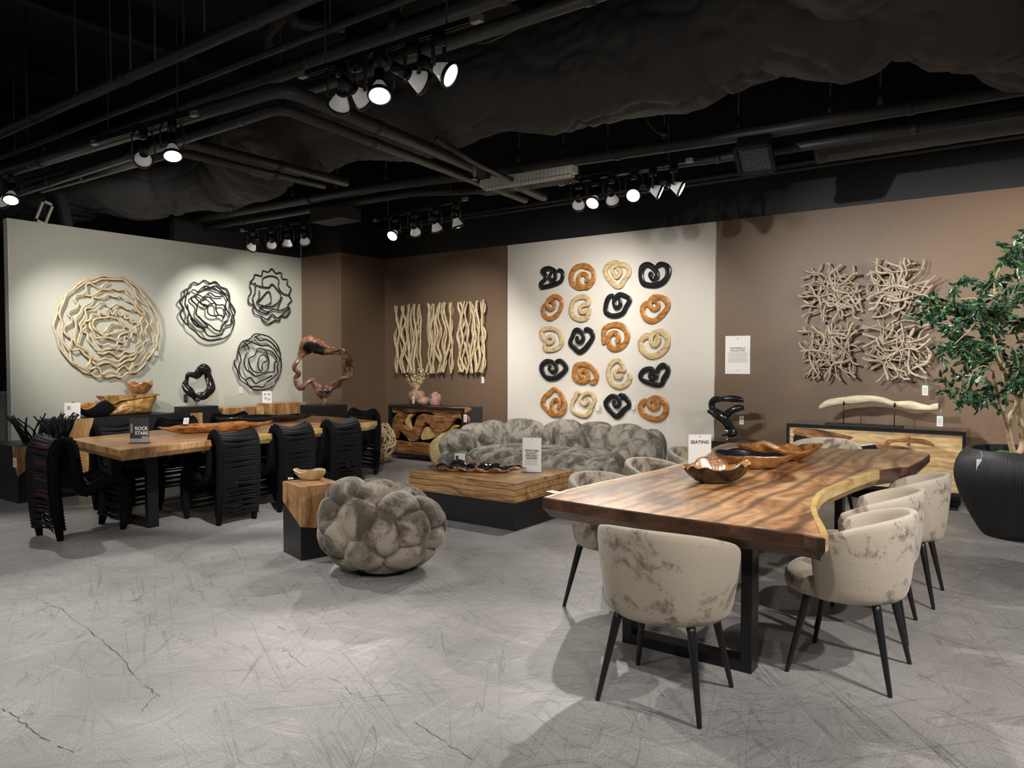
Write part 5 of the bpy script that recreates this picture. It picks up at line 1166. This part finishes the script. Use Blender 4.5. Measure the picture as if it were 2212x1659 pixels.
ring = [(735,1120,95),(640,1040,60),(560,920,42),(460,970,45),(390,1040,55),(320,990,50),(285,890,35),(330,800,36),(275,720,38),(300,640,38),(350,560,34),(400,450,75),(500,350,130),(620,350,150),(720,400,110),(840,430,60),(930,440,58),(1040,440,65),(1130,520,80),(1160,600,65),(1110,680,60),(1170,770,75),(1150,860,55),(1050,900,50),(980,970,60),(880,1010,60),(800,1080,80)]
rad = catmull([(r, 0, 0) for a, c, r in ring], 6, True)
P = [rp(a, c)-o_ for a, c, r in ring]; Q = catmull([p+FWD*(.03*math.sin(i*1.3)) for i, p in enumerate(P)], 6, True); b = MB(); up = tuple(FWD)
sg = 20; n = len(Q); pxm = Vector((cpt.x, cpt.y, 0)).dot(FWD)/F_PX/KB
for i in range(n):
    a_, c_ = Q[i-1], Q[(i+1) % n]; tt = (c_-a_).normalized(); u = (FWD-tt*FWD.dot(tt)).normalized(); w = tt.cross(u); r = max(12, rad[i].x)*pxm*.85
    tw = .9*math.sin(i*.11)
    for k in range(sg):
        an = 2*PI*k/sg; d = (w*math.cos(an)+u*.6*math.sin(an)); rr = r*(1.05+.30*math.sin(2*an+i*.22)+.14*math.sin(5*an-i*.3)+.30*nz(Q[i]+d*.2, 9, 3)); b.v.append(tuple(Q[i]+d*rr))
for i in range(n):
    for k in range(sg):
        b.f.append((i*sg+k, i*sg+(k+1) % sg, ((i+1) % n)*sg+(k+1) % sg, ((i+1) % n)*sg+k)); b.m.append(1 if (11.2*6 < i < 14.2*6 and 8 <= k <= 15 and (k > 9 or i % 9 > 2)) else 0)
cavityM = plain('black_cavity_wood', (.012, .011, .011), .5, bump=.8, bscale=30)  # black cavity of the ring, drawn only as colour on its skin
b.build('ring', [ringwood, cavityM], t)
b = MB(); b.lathe([(.045, 0), (.045, .006), (.016, .010), (.016, .14), (.04, .16), (.09, .195), (.11, .235), (.08, .23)], 20); b.build('post', chrome, t)
# ------------------------------------------------------------------ display things along the sage wall
t = thing('black_cabinet', 'long low black cabinet with a wood inset against the sage wall', 'cabinet', (-9.86, 4.05, 0))
b = MB(); b.box((-.42, 0, 0), (0, 1.52, .77)); b.build('body', blacksat, t, smooth=False, bevel=.003)
b = MB(); zs = [.77, .62, .45, .3, .1, .0]; ys = [.44, .40, .43, .38, .36, .30]
for i in range(5): b.add([(.001, .12+.02*i, zs[i]), (.001, ys[i], zs[i]), (.001, ys[i+1], zs[i+1]), (.001, .14+.02*i, zs[i+1]), (.006, .12+.02*i, zs[i]), (.006, ys[i], zs[i]), (.006, ys[i+1], zs[i+1]), (.006, .14+.02*i, zs[i+1])], [(4, 5, 6, 7), (0, 4, 7, 3), (5, 1, 2, 6)])
b.build('wood_inset', teakv, t, smooth=False)
X1 = -9.86
def on(px, py, X=-10.0): return at_x(px, py, X)
t = thing('pedestal', 'black box pedestal with a wood corner under the small black ring sculpture', 'pedestal', (-10.0, 5.98, 0))
b = MB(); b.box((-.2, -.28, 0), (.18, .28, .755)); b.build('block', blacksat, t, smooth=False)
b = MB(); b.box((.175, -.2, .58), (.186, -.02, .757)); b.build('wood_inset', teakv, t, smooth=False)
ob = on(430, 880, -10.0); 
t = thing('ring_sculpture', 'glossy black irregular ring sculpture on a flat black base by the sage wall', 'sculpture', (-10.0, 5.98, .756))
b = MB(); b.box((-.14, -.26, 0), (.14, .26, .085)); b.build('base', blacksat, t, smooth=False)
b = MB(); b.lathe([(.02, .085), (.012, .10), (.012, .13), (.03, .165), (.05, .20)], 16); b.build('post', chrome, t)
K6 = K5
def kp(a, c): p = at_x(380+a/K6, 590+c/K6, -10.0); return Vector((0, p.y-5.98, p.z-.756))
Kt = 1803/500
def kq(a, c): p = at_x(360+a/Kt, 460+c/Kt, -10.0); return Vector((0, p.y-5.98, p.z-.756))
rk = [(235,1445,22),(180,1400,24),(150,1350,24),(165,1300,14),(165,1260,16),(200,1262,22),(240,1262,26),(265,1235,28),(280,1215,30),(310,1230,26),(330,1270,24),(340,1320,24),(335,1370,24),(300,1420,26),(260,1430,26)]
R = catmull([(r*.0024, 0, 0) for a, c, r in rk], 6, True); Q = catmull([kq(a, c)+Vector((.03*math.sin(i*1.7), 0, 0)) for i, (a, c, r) in enumerate(rk)], 6, True)
b = MB(); b.tube(Q, [max(.02, r.x)*(1+.3*nz(q, 9, 5)) for r, q in zip(R, Q)], 12, True, flat=.6, up=(1, 0, 0)); b.tube([kq(282, 1240), kq(290, 1205), kq(284, 1172)], [.06, .035, .003], 8, flat=.6, up=(1, 0, 0)); b.tube([kq(255, 1250), kq(242, 1222), kq(238, 1200)], [.05, .025, .003], 8, flat=.6, up=(1, 0, 0)); b.tube([kq(160, 1340), kq(135, 1360), kq(128, 1375)], [.05, .035, .012], 8, flat=.5, up=(1, 0, 0)); b.build('ring', blackgloss, t)
# wood-ended blocks behind the left table
for y0, y1, z, lab, nm in [(6.32, 6.95, .80, 'pale and brown solid wood block table at the sage wall, left of two', 'l'), (7.12, 7.75, .83, 'higher brown solid wood block table at the sage wall, right of two', 'r')]:
    t = thing('wood_block_table', lab, 'side table', (-9.98, (y0+y1)/2, 0)); h = (y1-y0)/2
    b = MB(); b.box((-.25, -h, z-.22), (.2, h, z)); b.build('wood_block', teakv, t, smooth=False, bevel=.006)
    b = MB(); b.box((-.245, -h+.005, 0), (.195, h-.005, z-.2201)); b.build('base_block', blacksat, t, smooth=False)
    b = MB(); b.box((.195, h-.12, z-.2), (.206, h+.004, z+.002)); b.build('sapwood_edge', sapwood, t, smooth=False)
p_ = at_x(577, 878, -9.95)
t = thing('leaflet_stand', 'small leaflet with pictures in a clear stand on the right wood block', 'leaflet stand', (-9.95, p_.y, .8305), .9)
b = MB(); b.box((-.07, 0, 0), (.07, .003, .19)); b.build('leaflet', whitep, t, smooth=False)
b = MB()
for x, z in ((-.03, .14), (.03, .14), (-.02, .08), (.03, .06)): b.lathe([(0.0, 0), (.02, 0)], 14, c=(0, 0, 0), cap=False) if False else b.box((x-.018, -.001, z-.018), (x+.018, -.0003, z+.018))
b.build('print', greyink, t, smooth=False)
b = MB(); b.box((-.075, .004, 0), (.075, .006, .20)); b.box((-.075, -.03, 0), (.075, .03, .003)); b.build('holder', acrylic, t, smooth=False)
# black bowl, leaflet, root wood and bowl on the cabinet
p_ = at_x(208, 904, -10.05)
bowl('wavy_bowl', 'black bowl with a golden wavy rim inside on the long black cabinet', 'bowl', (-10.06, p_.y, .7705), .2, .26, .16, orangew, blacksat, 0, .06, 3, .3, foot=.3, raise_=lambda a: 1+.22*math.cos(4*a))
p_ = at_x(152, 908, -10.0)
t = thing('leaflet_stand', 'white leaflet in a clear stand at the left end of the black cabinet', 'leaflet stand', (-9.95, p_.y, .7705), .95)
b = MB(); M = Matrix.Rotation(-.15, 4, 'X'); b.box((-.09, 0, .0), (.09, .003, .2), 0, M); b.build('leaflet', whitep, t, smooth=False)
b = MB(); b.box((-.06, -.001, .11), (-.02, -.0003, .16), 0, M); b.box((.02, -.001, .03), (.06, -.0003, .07), 0, M); b.box((-.06, -.001, .015), (.0, -.0003, .04), 0, M); b.build('print', greyink, t, smooth=False)
b = MB(); b.box((-.1, .004, 0), (.1, .006, .23), 0, M); b.box((-.1, -.04, 0), (.1, .04, .003)); b.build('holder', acrylic, t, smooth=False)
# root burl shelf
pa_ = at_x(222, 896, -10.05); pb_ = at_x(336, 893, -10.05); cyr = (pa_.y+pb_.y)/2
t = thing('root_burl', 'golden gnarled root wood piece with a flat shelf top on the black cabinet', 'sculpture', (-10.07, cyr, .7705))
Kz = 1908/460
def up_(a, c): p = at_x(a/Kz, 800+c/Kz, -10.05); return (p.y-cyr, p.z-.7705)
b = MB(); sil = [(935,405),(960,360),(1010,330),(1060,280),(1110,240),(1180,225),(1290,212),(1390,215),(1400,260),(1370,320),(1340,395),(1250,395),(1100,408)]
c0 = (sum(up_(*q)[0] for q in sil)/len(sil), sum(up_(*q)[1] for q in sil)/len(sil)); S2 = catmull([(0, *up_(*q)) for q in sil], 5, True); ns = len(S2); vs = []
for j, (s, x) in enumerate([(.0, .13), (.45, .125), (.75, .10), (.93, .05), (1.0, 0), (.93, -.05), (.75, -.1), (.0, -.11)]):
    for q in S2:
        y = c0[0]+(q.y-c0[0])*max(s, .01); z = c0[1]+(q.z-c0[1])*max(s, .01); vs.append((x+.035*nz((y*3, z*3, x*6), 3, 2)+.02*nz((y, z, x), 22, 4), y, max(.0, z)))
b.add(vs, [(j*ns+i, (j+1)*ns+i, (j+1)*ns+(i+1) % ns, j*ns+(i+1) % ns) for j in range(7) for i in range(ns)]); b.build('burl', rockM, t)
b = MB(); sil = [(895,232),(960,225),(1100,222),(1300,212),(1390,210),(1390,222),(1250,240),(1130,260),(1050,270),(980,298)]; S2 = catmull([(0, *up_(*q)) for q in sil], 4, True); ns = len(S2)
vs = [(.12, q.y, q.z) for q in S2]+[(-.1, q.y, q.z) for q in S2]; b.add(vs, [(i, ns+i, ns+(i+1) % ns, (i+1) % ns) for i in range(ns)]+[tuple(range(ns)), tuple(range(2*ns-1, ns-1, -1))]); b.build('shelf_slab', rockM, t, smooth=False)
y_, z_ = up_(1258, 212)
bowl('wavy_bowl', 'brown wavy-rimmed wooden bowl perched on the golden root wood piece', 'bowl', (-10.07, cyr+y_, .7755+z_), .15, .18, .14, orangew, bowlwood, 0, .04, 3, 1.2, foot=.28, raise_=lambda a: 1+.16*math.cos(4*a))
# black stool with wood inset and the basket of sticks
t = thing('black_plinth', 'black block plinth with a wood-inlaid corner at the left edge', 'plinth', (-9.0, 3.4, 0))
cz = at_z(40, 1088, 0); b = MB(); cx_, cy_ = cz.x+9.0, cz.y-3.4
b.box((cx_-.75, cy_, 0), (cx_, cy_+.6, .595)); b.build('block', blacksat, t, smooth=False)
b = MB(); b.add([(cx_-.12, cy_-.003, .596), (cx_+.003, cy_-.003, .596), (cx_+.003, cy_-.003, .28), (cx_-.10, cy_-.003, .42), (cx_+.003, cy_+.14, .596), (cx_+.003, cy_+.14, .40)], [(0, 3, 2, 1), (1, 2, 5, 4)]); b.build('wood_inset', teakv, t, smooth=False)
price_tag((cz.x-.05, cz.y-.008, .38), .1, 'white price tag on the wood inset of the black plinth', w=.07, h=.10, string=False)
t = thing('stick_basket', 'flared open basket of crossing black sticks on the black plinth', 'basket', (-9.02, 3.58, .596)); random.seed(31)
b = MB()
for i in range(46):
    a = 2*PI*i/46+random.uniform(-.05, .05); tw = random.choice([-1, 1])*random.uniform(.3, .8); r0, r1 = random.uniform(.13, .2), random.uniform(.26, .36); h = random.uniform(.25, .31)
    b.tube([(r0*math.cos(a), r0*math.sin(a), 0), ((r0+r1)/2*math.cos(a+tw*.5), (r0+r1)/2*math.sin(a+tw*.5), h*.55), (r1*math.cos(a+tw), r1*math.sin(a+tw), h)], .0085, 6)
b.build('sticks', blacksat, t)
b = MB(); b.lathe([(0.001, 0), (.2, 0), (.2, .012), (0.001, .012)], 24, cap=False); b.build('bottom', blacksat, t)
# ------------------------------------------------------------------ tree in the black ribbed pot
TX, TY = -.2, 7.65
t = thing('ribbed_pot', 'huge black vertically ribbed planter at the right edge', 'planter', (TX, TY, 0))
b = MB(); seg = 900; prof = [(.25, 0), (.28, .03), (.35, .15), (.43, .32), (.475, .47), (.475, .58), (.44, .68), (.40, .735), (.385, .745), (.36, .735), (.35, .66)]
pr = catmull([(r, z, 0) for r, z in prof], 4); b.lathe([(p.x, p.y) for p in pr], seg, fn=lambda a, z: 1+(.0055*math.sin(150*a+1.5*math.sin(z*7)+.6*math.sin(31*a))+.003*math.sin(23*a+z*5)) if z < .69 else 1, cap=False); b.lathe([(.001, .002), (.25, .002)], 40, cap=False); b.build('pot', potM, t)
b = MB(); vs = [(0, 0, .70)]; 
for j in range(1, 9):
    for k in range(40): a = 2*PI*k/40; r = .36*j/8; vs.append((r*math.cos(a), r*math.sin(a), .665+.05*(1-(j/8)**2)+.02*nz((math.cos(a)*j, math.sin(a)*j, 0), 1.3, 8)))
b.add(vs, [(0, 1+k, 1+(k+1) % 40) for k in range(40)]+[(1+(j-1)*40+k, 1+j*40+k, 1+j*40+(k+1) % 40, 1+(j-1)*40+(k+1) % 40) for j in range(1, 8) for k in range(40)]); b.build('moss', mossM, t)
tp = pr_(2118, 1012, TX-.42, TY-.25)
tg = price_tag(tuple(at_y(2118, 1018, 7.28)), .3, 'white and blue tags hanging on the rim of the black ribbed planter', w=.06, h=.10, second=blueTag)
t = thing('potted_tree', 'green leafy artificial tree with pale twisting trunk in the black ribbed planter', 'tree', (TX, TY, .71))
def tp_(px, py, dd=0): p = pr_(px, py, TX, TY)+FWD*dd; return p-Vector((TX, TY, .71))
trunk = [(2192,985,0),(2182,950,0),(2180,925,.0),(2182,900,.02),(2200,880,.04),(2204,862,.05),(2190,835,.05),(2175,820,.04)]
br = [([(2192,990,0),(2183,955,0),(2180,928,0),(2183,905,.02),(2198,884,.04),(2205,868,.05),(2196,846,.05),(2180,828,.04),(2172,800,.02)], .024, .017),
      ([(2181,935,0),(2168,905,-.03),(2156,880,-.05),(2146,850,-.05),(2140,800,-.02)], .018, .010),
      ([(2195,985,0),(2215,970,.05),(2222,930,.08),(2216,880,.1),(2230,820,.1),(2240,740,.08),(2235,640,.05),(2250,560,0)], .027, .012),
      ([(2172,800,.02),(2150,770,-.02),(2140,740,-.05),(2120,700,-.1),(2105,660,-.12),(2080,648,-.15),(2050,650,-.18)], .018, .006),
      ([(2172,800,.02),(2165,740,.05),(2180,680,.1),(2165,620,.1),(2180,570,.1),(2200,530,.05)], .016, .006),
      ([(2140,800,-.02),(2110,790,-.1),(2080,800,-.15),(2060,830,-.2)], .006, .003),
      ([(2120,700,-.1),(2080,700,-.2),(2050,720,-.25),(2020,745,-.28)], .009, .004)]
tips = []
for P_, r0, r1 in br:
    Q = catmull([tp_(*q) for q in P_], 5); n = len(Q); b = MB(); b.tube(Q, [r0+(r1-r0)*i/n for i in range(n)], 10); b.build('branch' if r0 < .03 else 'trunk', barkM, t)
random.seed(77); lv = MB(); tw = MB()
clusters = []
for i in range(150):
    # foliage envelope traced from the picture: clusters of twigs with leaves
    while True:
        px = random.uniform(2020, 2330); py = random.uniform(505, 880)
        if px < 2150 and py < 560-(px-2150)*.2: continue
        lim = 2018+(0 if 640 < py < 760 else (45 if py > 760 else (640-py)*.95))
        if py > 840 and px > 2150: continue
        if px < lim: continue
        if 2045 < px < 2120 and 770 < py < 800 and random.random() < .6: continue
        break
    clusters.append((px, py, random.uniform(-.45, .4)*(1 if px > 2100 else .5)))
for px, py, dd in clusters:
    c = tp_(px, py, dd); 
    for s in range(3):
        d = Vector((random.uniform(-1, 1), random.uniform(-1, 1), random.uniform(-.9, .5))).normalized(); L_2 = random.uniform(.10, .2); P = catmull([c, c+d*L_2*.5+Vector((0, 0, .02)), c+d*L_2], 4); tw.tube(P, .0022, 4)
        for k in range(9):
            q = P[min(len(P)-1, k)]; ld = (d*.6+Vector((random.uniform(-1, 1), random.uniform(-1, 1), random.uniform(-1, .5)))).normalized(); ln = random.uniform(.055, .085); wd_ = ln*.23
            sd = ld.cross(Vector((random.uniform(-1, 1), random.uniform(-1, 1), random.uniform(-.3, 1)))).normalized(); nn = ld.cross(sd)
            a0 = q; vs = [a0, a0+ld*ln*.3+sd*wd_+nn*.004, a0+ld*ln*.65+sd*wd_*.85, a0+ld*ln-nn*.008, a0+ld*ln*.65-sd*wd_*.85, a0+ld*ln*.3-sd*wd_+nn*.004, a0+ld*ln*.3-nn*.004, a0+ld*ln*.65-nn*.006]
            lv.add(vs, [(0, 1, 6), (0, 6, 5), (1, 2, 7, 6), (6, 7, 4, 5), (2, 3, 7), (7, 3, 4)], 1 if random.random() < .33 else 0)
lv.build('foliage', [leafM, leafM2], t); tw.build('twigs', barkM, t)
